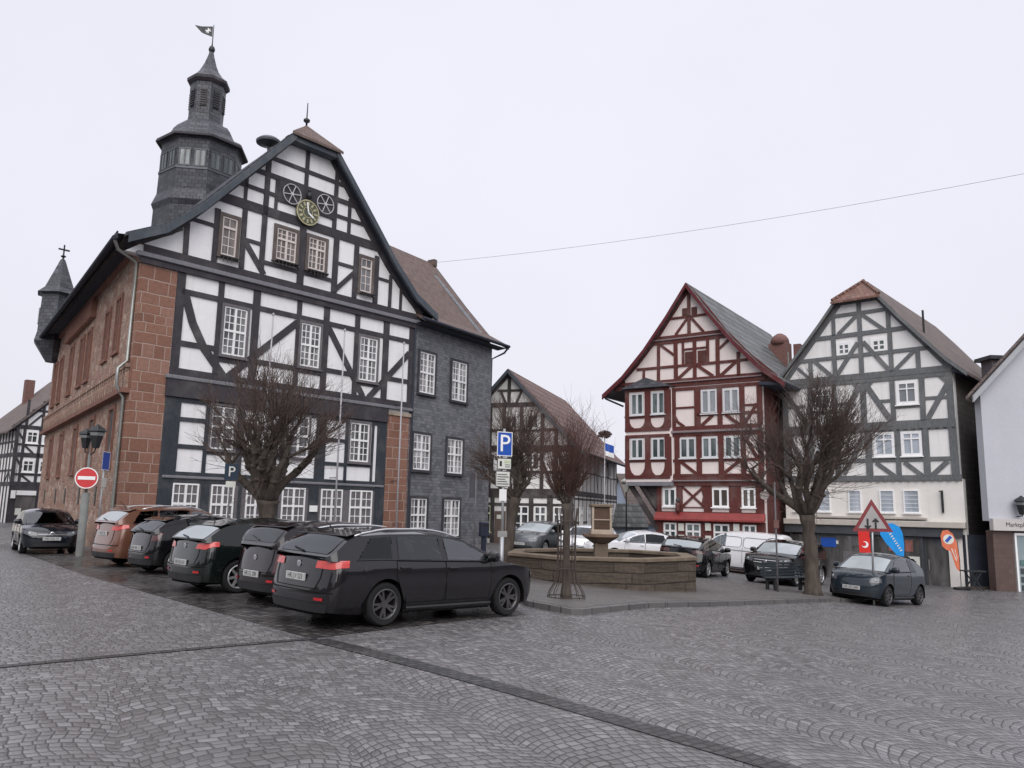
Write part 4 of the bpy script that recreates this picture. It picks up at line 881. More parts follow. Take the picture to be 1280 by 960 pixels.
# ================================================================ HOUSE FAR LEFT
def far_house():
    r=empty('corner_timber_house',(-37.97,62,0),45,'distant black and white half-timbered corner house with a shop','house')
    MB().box(-.3,9,0,.4,-.5,7.3).poly([(-.6,7.3),(9.3,7.3),(4.35,12.3)],.0,.4).build('plaster_wall',MT['white'],r)
    WL=skew((-.3,0,0),90)@MIRY
    MB().box(0,10,-.0,.35,-.5,7.2).build('side_wall',MT['white2'],r,M=WL)
    it=[('H',7.35,-.6,9.2,.3),('H',5.2,-.4,9,.34),('H',2.95,-.4,9,.36),('H',6.0,-.4,9,.15),('H',3.7,-.4,9,.16),('C',[(-.6,7.2),(4.35,12.2)],.3),('C',[(9.3,7.2),(4.35,12.2)],.3),('H',8.7,.6,8,.16)]
    for x in (-.25,.22,1.32,2.4,3.4,4.5,5.6,6.7,7.8,8.9): it.append(('V',x,3,7.3,.22)); 
    for x in (.3,1.4,2.5,3.6,4.7): it.append(('V',x,7.4,9.5,.2))
    it+=[('D',-.2,5.0,.3,4.2,.16),('D',.35,5.9,.95,5.35,.16),('D',.35,3.6,1.0,3.1,.16),('D',.5,7.5,1.3,8.4,.16),('D',-.2,6.9,.25,6.3,.15)]
    frame(r,it,MT['timber'],seed=41)
    it=[('H',7.2,0,10,.3),('H',5.2,0,10,.3),('H',2.95,0,10,.3),('H',6.2,0,10,.14),('H',4.0,0,10,.14)]+[('V',.1+i*.9,0,7.2,.18) for i in range(12)]+[('D',.2,3.1,.9,3.9,.14),('D',1.1,3.9,1.8,3.1,.14),('D',.2,5.3,.9,6.1,.14)]
    frame(r,it,MT['timber'],seed=42,M=WL,name='side_timber_frame')
    for x0,z0 in ((.36,6.1),(1.5,6.1),(.3,3.85),(1.45,3.85),(2.6,3.85),(2.6,6.1)): win(r,x0,z0,x0+.85,z0+.98,2,1,1,1,.62,fw=.13,mw=.06)
    MB().box(-.3,9,-.09,-.0,-.5,2.75).build('shop_front',MT['timber'],r)
    o=MB().box(.1,1.45,-.12,-.085,.55,2.05).build('shop_window',MT['shop_glass2'],r)
    MB().box(.1,1.45,-.2,-.085,2.1,2.45).build('shop_sign',MT['white_paint'],r); MB().box(-.28,.02,-.3,-.2,1.85,2.45).build('wall_sign',MT['white_paint'],r)
    MB().box(.15,.55,-.14,-.12,.6,1.1).box(.6,1.0,-.14,-.12,.62,.95).build('window_display',MT['pale_sign'],o)
    pf=[(-1.0,6.95),(.3,8.25),(4.35,12.45),(9.7,6.95)]
    mb=MB(); roof_strip(mb,[(x,-.3,z) for x,z in pf],[(x,10.5,z) for x,z in pf]); mb.build('roof',MT['tile_dull'],r)
    MB().box(2.0,2.7,8.6,9.3,9,12.2).build('chimney',MT['brickchim'],r)
    return r
MT['shop_glass2']=glassm('dim_shop_glass',(.13,.12,.12),.06,(.30,.27,.26),1.5)
far_house()
def small_house(name,loc,rz,w,d,h,rh,wall,roof,label,over=.3):
    r=empty(name,loc,rz,label,'house')
    MB().box(0,w,0,d,-2.5,h).build('wall',MT[wall],r)
    MB().poly([(0,h),(d,h),(d/2,h+rh*.98)],.0,w).build('gable',MT[wall],r,M=Matrix(((0,1,0,0),(1,0,0,0),(0,0,1,0),(0,0,0,1))))
    k=rh/(d/2); pf=[(-over,h-over*k),(d/2,h+rh),(d+over,h-over*k)]
    mb=MB(); roof_strip(mb,[(-over,y,z+.05) for y,z in pf],[(w+over,y,z+.05) for y,z in pf]); mb.build('roof',MT[roof],r)
    return r
b=small_house('blue_house',(9.2,58.5,0),12,7,7,1.25,3.4,'blue_white','tile_dull','pale blue house with brown roof glimpsed beside the red house')
for x in (.5,1.3): win(b,x,-.6,x+.6,.3,1,1,fw=.08,mp='pane_dark')
b=small_house('garden_shed',(6.4,54,0),8,2.6,3.2,1.0,1.3,'blue_white','tile_grey','low shed with dark roof in front of the pale blue house')
b=small_house('slate_roofed_house',(-37.9,42.9,0),40,8,8,6.3,3.6,'cream','soffit','house with a dark projecting eave at the left picture edge',.7)
# ---------------------------------------------------------------- cars
def lin(pts,x):
    if x>=pts[0][0]: return pts[0][1]
    for (xa,za),(xb,zb) in zip(pts,pts[1:]):
        if x>=xb: return zb+(za-zb)*(x-xb)/(xa-xb+1e-9)
    return pts[-1][1]
def sm(pts,x,d=.09): return (lin(pts,x-d)+lin(pts,x-d/2)+lin(pts,x)*2+lin(pts,x+d/2)+lin(pts,x+d))/6
def paint(name,c,metal=.35,rough=.32): 
    m=NT(name); f=m.noise(1.6,4,m.coord())
    m.set('Base Color',m.ramp(f,[(.3,mul(c,.88 if max(c)<.3 else .97)),(.7,mul(c,1.12 if max(c)<.3 else 1.02))])); m.set('Metallic',metal); m.set('Roughness',m.rng(f,.3,.7,rough-.05,rough+.08)); m.set('Coat Weight',1.0); m.set('Coat Roughness',.03); m.set('Specular IOR Level',.08 if max(c)<.05 else .4); return m.mat
CGP=glassm('painted_reflection_car_glass',(.30,.335,.35),.06,(.36,.39,.41),.8); CGM=None  # opaque; the pale base colour stands in for reflected sky
def tintm(name,c,rough=.02,ior=1.75):
    m=bpy.data.materials.new(name); m.use_nodes=True; t=m.node_tree; t.nodes.clear(); N=t.nodes.new; L=t.links.new
    o=N('ShaderNodeOutputMaterial'); mx=N('ShaderNodeMixShader'); fr=N('ShaderNodeFresnel'); fr.inputs['IOR'].default_value=ior
    tr=N('ShaderNodeBsdfTransparent'); tr.inputs['Color'].default_value=(*c,1); gl=N('ShaderNodeBsdfGlossy'); gl.inputs['Roughness'].default_value=rough; gl.inputs['Color'].default_value=(.95,.97,1,1)
    L(fr.outputs[0],mx.inputs[0]); L(tr.outputs[0],mx.inputs[1]); L(gl.outputs[0],mx.inputs[2]); L(mx.outputs[0],o.inputs[0]); return m
CG=tintm('dark_tinted_glass',(.30,.36,.37),.02,1.5); CGM=tintm('privacy_glass',(.36,.42,.44)); CGT=tintm('clear_side_glass',(.80,.90,.90),.02,2.2)
SEAT=mat('seat_fabric',(.022,.022,.024),.8,.2,8)
RUB=mat('tyre_rubber',(.018,.018,.019),.85,.2,6); ALU=mat('alloy_wheel',(.50,.50,.51),.35,.1,metal=.7); ALUD=mat('dark_alloy_wheel',(.075,.072,.075),.4,.15,metal=.5)
TRIM=mat('black_car_plastic',(.015,.015,.017),.55,.2); CHR=mat('chrome_trim',(.6,.6,.62),.2,.05,metal=.9); SEAM=mat('panel_gap',(.004,.004,.004),.8)
LRED=mat('red_lamp_glass',(.42,.012,.014),.15,.2,9,coat=.6); LREDB=mat('bright_red_lamp_glass',(.46,.032,.026),.15,.15,9,coat=.6); LCLR=mat('clear_lamp_glass',(.10,.105,.115),.12,.35,14,coat=.6); LDRK=mat('dark_lamp_glass',(.06,.012,.012),.15,.2,9,coat=.6)
PLW=mat('plate_white',(.40,.40,.395),.45,.08,6)
WHEELS={}
def wheel_mesh(Rw,wd,style,dark):
    key=(Rw,wd,style,dark)
    if key in WHEELS: return WHEELS[key]
    rr=Rw*.70
    t=MB().lathe([(rr,-wd/2+.01),(rr+.02,-wd/2),(Rw-.03,-wd/2),(Rw-.006,-wd/2+.03),(Rw,-wd/4),(Rw,wd/4),(Rw-.006,wd/2-.03),(Rw-.03,wd/2),(rr+.02,wd/2),(rr,wd/2-.01)],36,axis='y',cap=False)
    to=t.build('wheel',RUB,None,smooth=True,uv=False,sharp=50)
    r=MB(); r.lathe([(rr+.006,-wd/2+.004),(rr-.012,-wd/2-.004),(rr-.03,-wd/2+.02),(rr-.035,wd/2-.02)],36,axis='y',cap=False)
    r.lathe([(.001,-wd/2+.012),(.055,-wd/2+.012),(.06,-wd/2+.03),(.06,-wd/2+.08)],16,axis='y',cap=False)
    n,w0,w1,dbl={'five':(5,.075,.055,0),'ten':(5,.042,.034,1),'six':(6,.06,.05,0),'seven':(7,.06,.045,0)}[style]
    for k in range(n):
        for sgn in ((-1,1) if dbl else (0,)):
            a=2*math.pi*k/n; b=a+sgn*.20; ca=a+sgn*.07
            p=Vector((math.sin(ca)*.04,math.cos(ca)*.04)); q=Vector((math.sin(b)*(rr-.02),math.cos(b)*(rr-.02)))
            d=(q-p).normalized(); o=Vector((-d.y,d.x))
            y0,y1=-wd/2+.02,-wd/2+.006
            v=[]
            for P_,w_,yy in ((p,w0,y0),(q,w1,y1)):
                for s_ in (-1,1):
                    z=P_+o*s_*w_/2; v+= [(z.x,yy,z.y),(z.x*1,yy+.03,z.y)]
            r.add(v,[(0,2,6,4),(1,5,7,3),(0,4,5,1),(2,3,7,6),(0,1,3,2),(4,6,7,5)])
    ro=r.build('rim',ALUD if dark else ALU,None,uv=False)
    bo=MB().lathe([(rr-.03,-wd/2+.07),(.001,-wd/2+.07)],24,axis='y',cap=False).build('brake_disc',SEAM,None,uv=False)
    WHEELS[key]=(to.data,ro.data,bo.data)
    for o in (to,ro,bo): bpy.data.objects.remove(o)
    return WHEELS[key]
HATCH=dict(deck=[(1,.44),(.96,.50),(.86,.555),(.52,.635),(0,.655),(-.6,.675),(-1,.665)],roof=[(.54,.64),(.16,.925),(.03,.97),(-.18,1.0),(-.5,.98),(-.74,.925),(-.80,.885),(-.965,.68)])
TPL={'hatch':HATCH,
 'estate':dict(deck=[(1,.44),(.96,.50),(.86,.555),(.52,.635),(0,.65),(-.6,.67),(-1,.66)],roof=[(.54,.64),(.18,.92),(.04,.965),(-.2,.995),(-.5,.985),(-.74,.955),(-.82,.915),(-.965,.69)]),
 'suv':dict(deck=[(1,.50),(.97,.56),(.88,.605),(.52,.66),(0,.67),(-.6,.69),(-1,.68)],roof=[(.53,.665),(.20,.93),(.06,.975),(-.15,1.0),(-.5,.985),(-.74,.95),(-.82,.90),(-.965,.70)]),
 'mini':dict(deck=[(1,.44),(.95,.53),(.84,.59),(.62,.635),(0,.655),(-.6,.67),(-1,.64)],roof=[(.64,.64),(.24,.935),(.08,.98),(-.12,1.0),(-.42,.975),(-.62,.92),(-.72,.86),(-.95,.66)]),
 'up':dict(deck=[(1,.46),(.96,.54),(.88,.585),(.66,.63),(0,.65),(-.6,.665),(-1,.655)],roof=[(.67,.635),(.30,.93),(.14,.975),(-.12,1.0),(-.55,.985),(-.80,.955),(-.86,.92),(-.975,.67)]),
 'van':dict(deck=[(1,.42),(.96,.48),(.86,.53),(.62,.585),(0,.60),(-.6,.60),(-1,.60)],roof=[(.63,.59),(.32,.91),(.18,.965),(0,.99),(-.5,1.0),(-.88,.985),(-.95,.95),(-.985,.61)]),
 'sedan':dict(deck=[(1,.42),(.96,.49),(.86,.545),(.50,.63),(0,.65),(-.6,.675),(-.85,.685),(-1,.66)],roof=[(.51,.635),(.13,.92),(0,.97),(-.15,1.0),(-.42,.975),(-.62,.90),(-.82,.69)])}
def car(label,pos,heading,L,W,H,wb,fo,Rw=.315,tpl='hatch',body=None,wheel='five',dark=False,wins=(),doors=(),tail=None,head=None,plate=None,plate_z=None,fplate=None,fplate_z=.42,rails=None,tail_mat=LRED,rear_glass=CG,front_glass=CG,grille=None,badge=None,rbadge=None,skirt=.0,clad=False,spoiler=True,n_rear=3.2,n_front=2.5,Lf=.55,Lr=.34,nohandle=False,group=None,side_glass=CG,extra=None,cat='car',rear_plain=False):
    T_=TPL[tpl]; hx=L/2
    deck=[(a*hx,b*H) for a,b in T_['deck']]; roofp=[(a*hx,b*H) for a,b in T_['roof']]
    xc,xt=roofp[0][0],roofp[-1][0]
    X_,Y_=pos; z0=g(X_,Y_)
    root=empty('parked_car' if cat=='car' else 'parked_van',(X_,Y_,z0),heading,label,cat,group)
    # follow the slope of the ground
    c,s=math.cos(R(heading)),math.sin(R(heading))
    fz=g(X_+c*1.2,Y_+s*1.2)-g(X_-c*1.2,Y_-s*1.2); sz=g(X_-s*.8,Y_+c*.8)-g(X_+s*.8,Y_-c*.8)
    root.rotation_euler=(math.atan2(sz,1.6),-math.atan2(fz,2.4),R(heading))
    xf,xr=hx-fo,hx-fo-wb; Ra=Rw+.055; sill=.20+skirt
    q=[(0,.80),(.22,.90),(.36,.965),(.52*H*.66+.1,1.0),(.60*H,.985),(.68*H,.945),(H,.94)]
    def qz(z):
        for (a,b),(a2,b2) in zip(q,q[1:]):
            if z<=a2: return b+(b2-b)*(z-a)/(a2-a)
        return .94
    def Px(x):
        if x>hx-Lf: t=min(1,(x-(hx-Lf))/Lf); n=n_front
        elif x<-(hx-Lr): t=min(1,(-x-(hx-Lr))/Lr); n=n_rear
        else: return 1.0
        return max(0,1-t**n)**(1/n)
    def shift(x,z):
        d=0
        if x>0: t=max(0,(x-(hx-.8))/.8); d=-.30*max(0,z-.52*H*.7)*t*t-.10*max(0,.36-z)*t
        else: t=max(0,(-x-(hx-.5))/.5); d=(.20*max(0,z-.50)+.15*max(0,.36-z))*t
        return d
    zb=lambda x: sm(deck,x)
    def zt(x): return max(zb(x)+.0005,sm(roofp,x,.07))
    def Yb(x,z): return W/2*qz(z)*Px(x)
    def ze(x): h=zt(x)-zb(x); return zb(x)+h*(1-.16*min(1,h/.35)) if h>.002 else zb(x)
    TB=.36 if tpl not in('van','up','suv') else .25
    def Yg(x,z): return max(0,Yb(x,zb(x))-.015-TB*max(0,z-zb(x)))
    def low(x):
        r=sill+ (.05*max(0,(abs(x)-(hx-.5))/.5))
        for a in (xf,xr):
            if abs(x-a)<Ra: r=max(r,Rw+math.sqrt(max(0,Ra*Ra-(x-a)**2)))
        return r
    # stations
    xs=set()
    n=46
    for i in range(n+1): xs.add(round(-hx+L*i/n,4))
    for i in range(15): t=math.sin(i/14*math.pi/2); xs.add(round(hx-Lf+Lf*t,4)); xs.add(round(-(hx-Lr+Lr*t),4))
    for a in (xf,xr):
        for i in range(17): xs.add(round(a+Ra*math.cos(math.pi*i/16),4))
        xs.add(round(a+Ra+.002,4)); xs.add(round(a-Ra-.002,4))
    xs|={round(xc,4),round(xt,4)}
    xs=sorted(xs); xs=[x for i,x in enumerate(xs) if i==0 or x-xs[i-1]>.0012]
    mb=MB(); NR=9; ND=5
    prof=[]
    for x in xs:
        zl,zs=low(x),zb(x); ring=[]
        for i in range(NR): z=zl+(zs-zl)*i/(NR-1); ring.append((x+shift(x,z),Yb(x,z),z))
        ys=Yb(x,zs); cr=.055*min(1,ys/.5) if x>xc-.2 else .02
        for i in range(1,ND): s_=i/(ND-1); ring.append((x+shift(x,zs),ys*(1-s_),zs+cr*(1-(1-s_)**2)))
        prof.append(ring)
    M=NR+ND-1
    for sg in (1,-1):
        vs=[(p[0],p[1]*sg,p[2]) for r in prof for p in r]
        mb.add(vs,[(i*M+j,(i+1)*M+j,(i+1)*M+j+1,i*M+j+1) for i in range(len(xs)-1) for j in range(M-1)])
    # greenhouse
    gx=[x for x in xs if xt<=x<=xc]+[xc,xt]; gx+= [xc-(xc-xt)*i/70 for i in range(71)]; gx=sorted(set(round(x,4) for x in gx))
    GS,GR=9,9; gp=[]
    x1=roofp[1][0]; xr0=roofp[-2][0]
    def wpoly(a0,a1,b0,b1):
        pts=[(a0,zb(a0)+.025),(b0,zb(b0)+.025)]
        for i in range(9): x=b1+(a1-b1)*i/8; pts.append((x,max(zb(x)+.03,ze(x)-.035)))
        return pts
    wp=[wpoly(*w_) for w_ in wins]
    def inp(x,z,P):
        r=False
        for (xa,za),(xb,zb_) in zip(P,P[1:]+P[:1]):
            if (za>z)!=(zb_>z) and x<(xb-xa)*(z-za)/(zb_-za)+xa: r=not r
        return r
    opq=(CGP,)
    def cut(i,j):
        x=(gx[i]+gx[i+1])/2
        if j<GS-1:
            if side_glass in opq: return False
            z=sum(gp[a][b][2] for a in (i,i+1) for b in (j,j+1))/4
            return any(inp(x,z,P) for P in wp)
        s_=1-(j-(GS-1)+.5)/(GR-1)
        if s_<.86 and x1+.06<x<xc-.04: return front_glass not in opq
        if s_<.84 and not rear_plain and xt+.06<x<xr0-.02: return rear_glass not in opq
        return False
    for x in gx:
        b,e,t=zb(x)-.004,ze(x),zt(x); ring=[]
        for i in range(GS): z=b+(e-b)*i/(GS-1); ring.append((x,Yg(x,z),z))
        ye=Yg(x,e)
        for i in range(1,GR): s_=i/(GR-1); ring.append((x,ye*(1-s_),e+(t-e)*(1-(1-s_)**2.6)))
        gp.append(ring)
    M=GS+GR-1
    for sg in (1,-1):
        vs=[(p[0],p[1]*sg,p[2]) for r in gp for p in r]
        mb.add(vs,[(i*M+j,(i+1)*M+j,(i+1)*M+j+1,i*M+j+1) for i in range(len(gx)-1) for j in range(M-1) if not cut(i,j)])
    me_o=mb.build('body',body,root,uv=False,norm=False)
    bm=bmesh.new(); bm.from_mesh(me_o.data); bmesh.ops.remove_doubles(bm,verts=bm.verts,dist=.0008); bmesh.ops.recalc_face_normals(bm,faces=bm.faces); bm.to_mesh(me_o.data); bm.free()
    me_o.data.polygons.foreach_set('use_smooth',[True]*len(me_o.data.polygons)); me_o.data.set_sharp_from_angle(angle=R(42))
    bodyo=me_o
    # patches that follow the surface
    def patch(name,poly,fn,m,parent=root,step=.06,frit=0):
        bm=bmesh.new(); bm.faces.new([bm.verts.new((a,b,0)) for a,b in poly])
        if frit:
            r0=bmesh.ops.inset_region(bm,faces=bm.faces[:],thickness=frit,use_even_offset=True)
            for f_ in r0['faces']: f_.material_index=1
        for ax in (0,1):
            lo=min(p[ax] for p in poly); hi=max(p[ax] for p in poly); k=max(1,int((hi-lo)/step))
            for i in range(1,k+1):
                co=[0,0,0]; no=[0,0,0]; co[ax]=lo+(hi-lo)*i/(k+1); no[ax]=1
                bmesh.ops.bisect_plane(bm,geom=bm.verts[:]+bm.edges[:]+bm.faces[:],plane_co=co,plane_no=no)
        for v in bm.verts: v.co=fn(v.co.x,v.co.y)
        bm.normal_update(); cc_=Vector((0,0,.7))
        for f_ in bm.faces:
            if f_.normal.dot(f_.calc_center_median()-cc_)<0: f_.normal_flip()
        me=bpy.data.meshes.new(name); bm.to_mesh(me); bm.free(); me.materials.append(m)
        if frit: me.materials.append(TRIM)
        me.polygons.foreach_set('use_smooth',[True]*len(me.polygons))
        o=bpy.data.objects.new(name,me); col.objects.link(o); o.parent=parent; return o
    def fside(sg,off=.006):
        def f(x,z):
            y=(Yg(x,z) if z>zb(x) else Yb(x,z))+off; return (x+(shift(x,z) if z<=zb(x) else 0),sg*y,z)
        return f
    def fend(front,off=.008):
        def f(y,z):
            n,Lc,sgn=(n_front,Lf,1) if front else (n_rear,Lr,-1)
            w=W/2*qz(z); t=max(0,1-min(1,abs(y)/w)**n)**(1/n)
            x=sgn*(hx-Lc+Lc*t); return (x+shift(x,z)+sgn*off,y*(1+off/W),z)
        return f
    def fglass(off=.007):
        def f(x,s_):
            e,t=ze(x),zt(x); ye=Yg(x,e); return (x+(off*.7 if x>0 else -off*.7),s_*ye,e+(t-e)*(1-abs(s_)**2.6)+off*.7)
        return f
    # windows
    x1=roofp[1][0]
    patch('windscreen',[(xc-.03,-.86),(xc-.03,.86),(x1+.05,.90),(x1+.05,-.90)],fglass(),front_glass,frit=.035)
    xr0=[p for p in roofp][-2][0]
    if not rear_plain: patch('rear_window',[(xt+.05,-.84),(xt+.05,.84),(xr0-.015,.88),(xr0-.015,-.88)],fglass(),rear_glass,frit=.035)
    for sg in (-1,1):
        for wi,(a0,a1,b0,b1) in enumerate(wins):
            pts=wp[wi]
            patch('side_window',pts,fside(sg),(CGT if wi==0 else CG if wi==2 else side_glass) if side_glass not in opq else side_glass,frit=.042)
        for k,(a,b,c_) in enumerate(doors):   # front x, rear x, rear bottom x
            f=fside(sg,.0035)
            po=[(a,.34+skirt),(a+.03,zb(a)*.8),(a,zb(a)-.005),(b,zb(b)-.005),(b,zb(b)*.75),(c_,.34+skirt)]
            d=patch('door',po,f,body,step=.09)
            sm_=MB(); fs=fside(sg,.004); line=[]
            for (p0,p1) in zip(po,po[1:]+po[:1]):
                for i in range(7): line.append(fs(p0[0]+(p1[0]-p0[0])*i/7,p0[1]+(p1[1]-p0[1])*i/7))
            sm_.tube(line+[line[0]],.0055,4); sm_.build('door_gap',SEAM,d,uv=False)
            if not nohandle:
                hxp=b+.16; z=zb(hxp)-.10; p=fs(hxp,z)
                MB().box(hxp-.10,hxp+.10,min(p[1],p[1]+sg*.03),max(p[1],p[1]+sg*.03),z-.014,z+.014).build('handle',body,d,bevel=.006,uv=False)
        # mirror
        mx=xc-.30; z=zb(mx)+.09; p=Yg(mx,z)
        mm=MB().lathe([(.02,-.12),(.075,-.10),(.09,0),(.085,.08),(.05,.11)],12,axis='y'); mm.xf(Matrix.Translation((mx,sg*(p+.13),z))@Matrix.Diagonal((.75,1.0,1.0,1)))
        mm.tube([(mx+.02,sg*(p-.03),z-.07),(mx,sg*(p+.06),z-.04)],.03,6); mm.build('mirror',body,root,smooth=True,uv=False,sharp=50)
    if tpl!='van' or True:
        zt0=zb(xt)-.02; tg=MB(); f=fend(False,.007); w_=W/2
        lp=[(-.66*w_,zt0),(-.66*w_,.72),(-.58*w_,.56+skirt),(.58*w_,.56+skirt),(.66*w_,.72),(.66*w_,zt0)]; ln=[]
        for p0,p1 in zip(lp,lp[1:]):
            for i in range(5): ln.append(f(p0[0]+(p1[0]-p0[0])*i/5,p0[1]+(p1[1]-p0[1])*i/5))
        tg.tube(ln,.006,4); tg.build('tailgate_gap',SEAM,root,uv=False)
        for sg in (-1,1):
            patch('rear_reflector',[(sg*.60*w_,.40+skirt),(sg*.78*w_,.40+skirt),(sg*.78*w_,.44+skirt),(sg*.60*w_,.44+skirt)],fend(False,.012),LRED)
            if wins:
                xa=max(q[0] for q in wins)+.02; xb=min(q[2] for q in wins)-.02; f=fside(sg,.010); tr=MB(); tr.tube([f(xa+(xb-xa)*i/16,zb(xa+(xb-xa)*i/16)+.012) for i in range(17)],.008,4); tr.build('belt_trim',TRIM,root,uv=False)
    # cabin
    if side_glass not in opq and wins:
        bz=zb(0)-.36
        for xx,ys in ((xc-1.22,(-.36,.36)),(xc-2.05,(-.40,.0,.40))):
            if xx<xt+.35: xx=xt+.45
            for yy in ys:
                st=MB(); st.box(xx-.06,xx+.44,yy-.22,yy+.22,bz,bz+.13).add([(xx-.02,yy-.22,bz+.1),(xx+.09,yy-.22,bz+.1),(xx+.09,yy+.22,bz+.1),(xx-.02,yy+.22,bz+.1),(xx-.24,yy-.19,bz+.62),(xx-.14,yy-.19,bz+.62),(xx-.14,yy+.19,bz+.62),(xx-.24,yy+.19,bz+.62)],[(0,1,2,3),(4,5,6,7),(0,1,5,4),(1,2,6,5),(2,3,7,6),(3,0,4,7)])
                st.box(xx-.27,xx-.18,yy-.12,yy+.12,bz+.66,bz+.82).box(xx-.23,xx-.22,yy-.05,yy+.05,bz+.6,bz+.68); st.build('seat',SEAT,root,bevel=.02,uv=False)
        MB().box(xc-.62,xc-.12,-W/2+.14,W/2-.14,bz+.1,zb(xc-.4)-.03).build('dashboard',SEAT,root,bevel=.03,uv=False)
        sw=MB(); cx_,cy_,cz_=xc-.70,.36,bz+.38; sw.tube([(cx_+.06*math.cos(t_),cy_+.18*math.sin(t_),cz_+.17*math.cos(t_)) for t_ in [2*math.pi*k_/18 for k_ in range(19)]],.016,6); sw.build('steering_wheel',TRIM,root,uv=False)
        MB().box(xt+.1,xc-.1,-W/2+.12,W/2-.12,.40,bz+.02).build('cabin_floor',SEAM,root,uv=False)
    # lamps
    if tail:
        for sg in (-1,1): patch('tail_lamp',[(sg*a,b) for a,b in tail],fend(False,.012),tail_mat,step=.03)
    if head:
        for sg in (-1,1):
            h=patch('headlight',[(sg*a,b) for a,b in head],fend(True,.010),LCLR,step=.03)
            cy=sum(a for a,b in head)/len(head); cz=sum(b for a,b in head)/len(head); p=fend(True,.012)(sg*cy,cz)
            MB().lathe([(.0,.004),(.05,.0),(.055,-.02)],14,p,axis='x').build('lens',CGP,h,smooth=True,uv=False)
    # bumper lower trim
    patch('rear_bumper_trim',[(-.80*W/2,.23+skirt),(.80*W/2,.23+skirt),(.86*W/2,.36+skirt),(-.86*W/2,.36+skirt)],fend(False,.006),TRIM,step=.08)
    patch('front_intake',[(-.70*W/2,.25+skirt),(.70*W/2,.25+skirt),(.62*W/2,.36+skirt),(-.62*W/2,.36+skirt)],fend(True,.006),TRIM,step=.08)
    bl=MB(); zz=.50*H*.66+.06; f=fend(False,.012)
    bl.tube([f(W/2*.93*(i/10-1),zz-.02+.0*i) for i in range(21)],.008,4); bl.build('bumper_line',SEAM,root,uv=False)
    if grille:
        w_,za,zb_,m_=grille; gr=patch('grille',[(-w_,za),(w_,za),(w_*1.05,zb_),(-w_*1.05,zb_)],fend(True,.007),TRIM,step=.06)
        f=fend(True,.016); s_=MB()
        for k in range(2): z=za+(zb_-za)*(k+.7)/2.4; s_.tube([f(w_*.95*(i/6-1),z) for i in range(13)],.011 if m_ else .006,4)
        s_.build('grille_bar',CHR if m_ else TRIM,gr,uv=False)
    if badge: 
        p=fend(True,.02)(0,badge); MB().lathe([(.06,-.004),(.06,.006),(.045,.012)],16,p,axis='x').build('badge',CHR,root,uv=False)
    if rbadge:
        p=fend(False,.012)(0,rbadge); MB().lathe([(.05,.004),(.05,-.006),(.04,-.008)],16,p,axis='x').build('badge',CHR,root,uv=False)
    for z,front,tx in ((plate_z,False,plate),(fplate_z,True,fplate)):
        if tx:
            p=fend(front,.02)(0,z); sgn=1 if front else -1
            pl=MB().box(p[0]-.012,p[0]+.012,-.26,.26,z-.055,z+.055).build('number_plate',PLW,root,uv=False,bevel=.004)
            text(tx,.105,TRIM,pl,(p[0]+sgn*.013,0,z),90,90 if front else -90,sx=.88)
    # wheels and wells
    wd=.205
    a,b,cc=wheel_mesh(Rw,wd,wheel,dark)
    for x in (xf,xr):
        for sg in (-1,1):
            wo=bpy.data.objects.new('wheel',a); col.objects.link(wo); wo.parent=root
            wo.location=(x,sg*(W/2-.025-wd/2),Rw); wo.rotation_euler=(0,rnd.uniform(0,1.2),0 if sg<0 else math.pi)
            for nm,dd in (('rim',b),('brake_disc',cc)):
                ro=bpy.data.objects.new(nm,dd); col.objects.link(ro); ro.parent=wo
            w=MB(); N=14; yi,yo=sg*(W/2-.42),sg*(W/2-.015)
            vs=[]
            for i in range(N+1): t=-.25+(math.pi+.5)*i/N; vs+=[(x+(Ra+.004)*math.cos(t),yo,Rw+(Ra+.004)*math.sin(t)),(x+(Ra+.004)*math.cos(t),yi,Rw+(Ra+.004)*math.sin(t))]
            fs=[(2*i,2*i+1,2*i+3,2*i+2) for i in range(N)]+[tuple(2*i+1 for i in range(N+1))]
            w.add(vs,fs).build('wheel_arch',SEAM,root,uv=False,norm=False)
            if clad:
                f=fside(sg,.012); cl=MB(); cl.tube([f(x+(Ra+.03)*math.cos(t),Rw+(Ra+.03)*math.sin(t)) for t in [math.pi*i/14 for i in range(15)]],.035,6); cl.build('arch_trim',TRIM,root,uv=False)
    MB().box(-hx+.12,hx-.15,-W/2+.30,W/2-.30,.17+skirt,.45).box(xr+Ra+.01,xf-Ra-.01,-W/2+.1,W/2-.1,.17+skirt,.42).box(-hx+.15,xr-Ra-.02,-W/2+.16,W/2-.16,.24+skirt,.5).box(xf+Ra+.02,hx-.3,-W/2+.18,W/2-.18,.24+skirt,.5).build('underbody',SEAM,root,uv=False)
    if clad or True:
        for sg in (-1,1):
            f=fside(sg,.012); rk=MB(); rk.tube([f(xr+Ra+.03+(xf-xr-2*Ra-.06)*i/8,sill+.05) for i in range(9)],.03,6); rk.build('sill_trim',TRIM,root,uv=False)
    if rails:
        a_,b_=rails
        for sg in (-1,1):
            rl=MB(); N=14
            rl.tube([(a_+(b_-a_)*i/N,sg*(Yg(a_+(b_-a_)*i/N,ze(a_+(b_-a_)*i/N))-.03),ze(a_+(b_-a_)*i/N)+.02+.055*min(1,4*min(i/N,1-i/N))) for i in range(N+1)],.018,6); rl.build('roof_rail',CHR,root,smooth=True,uv=False)
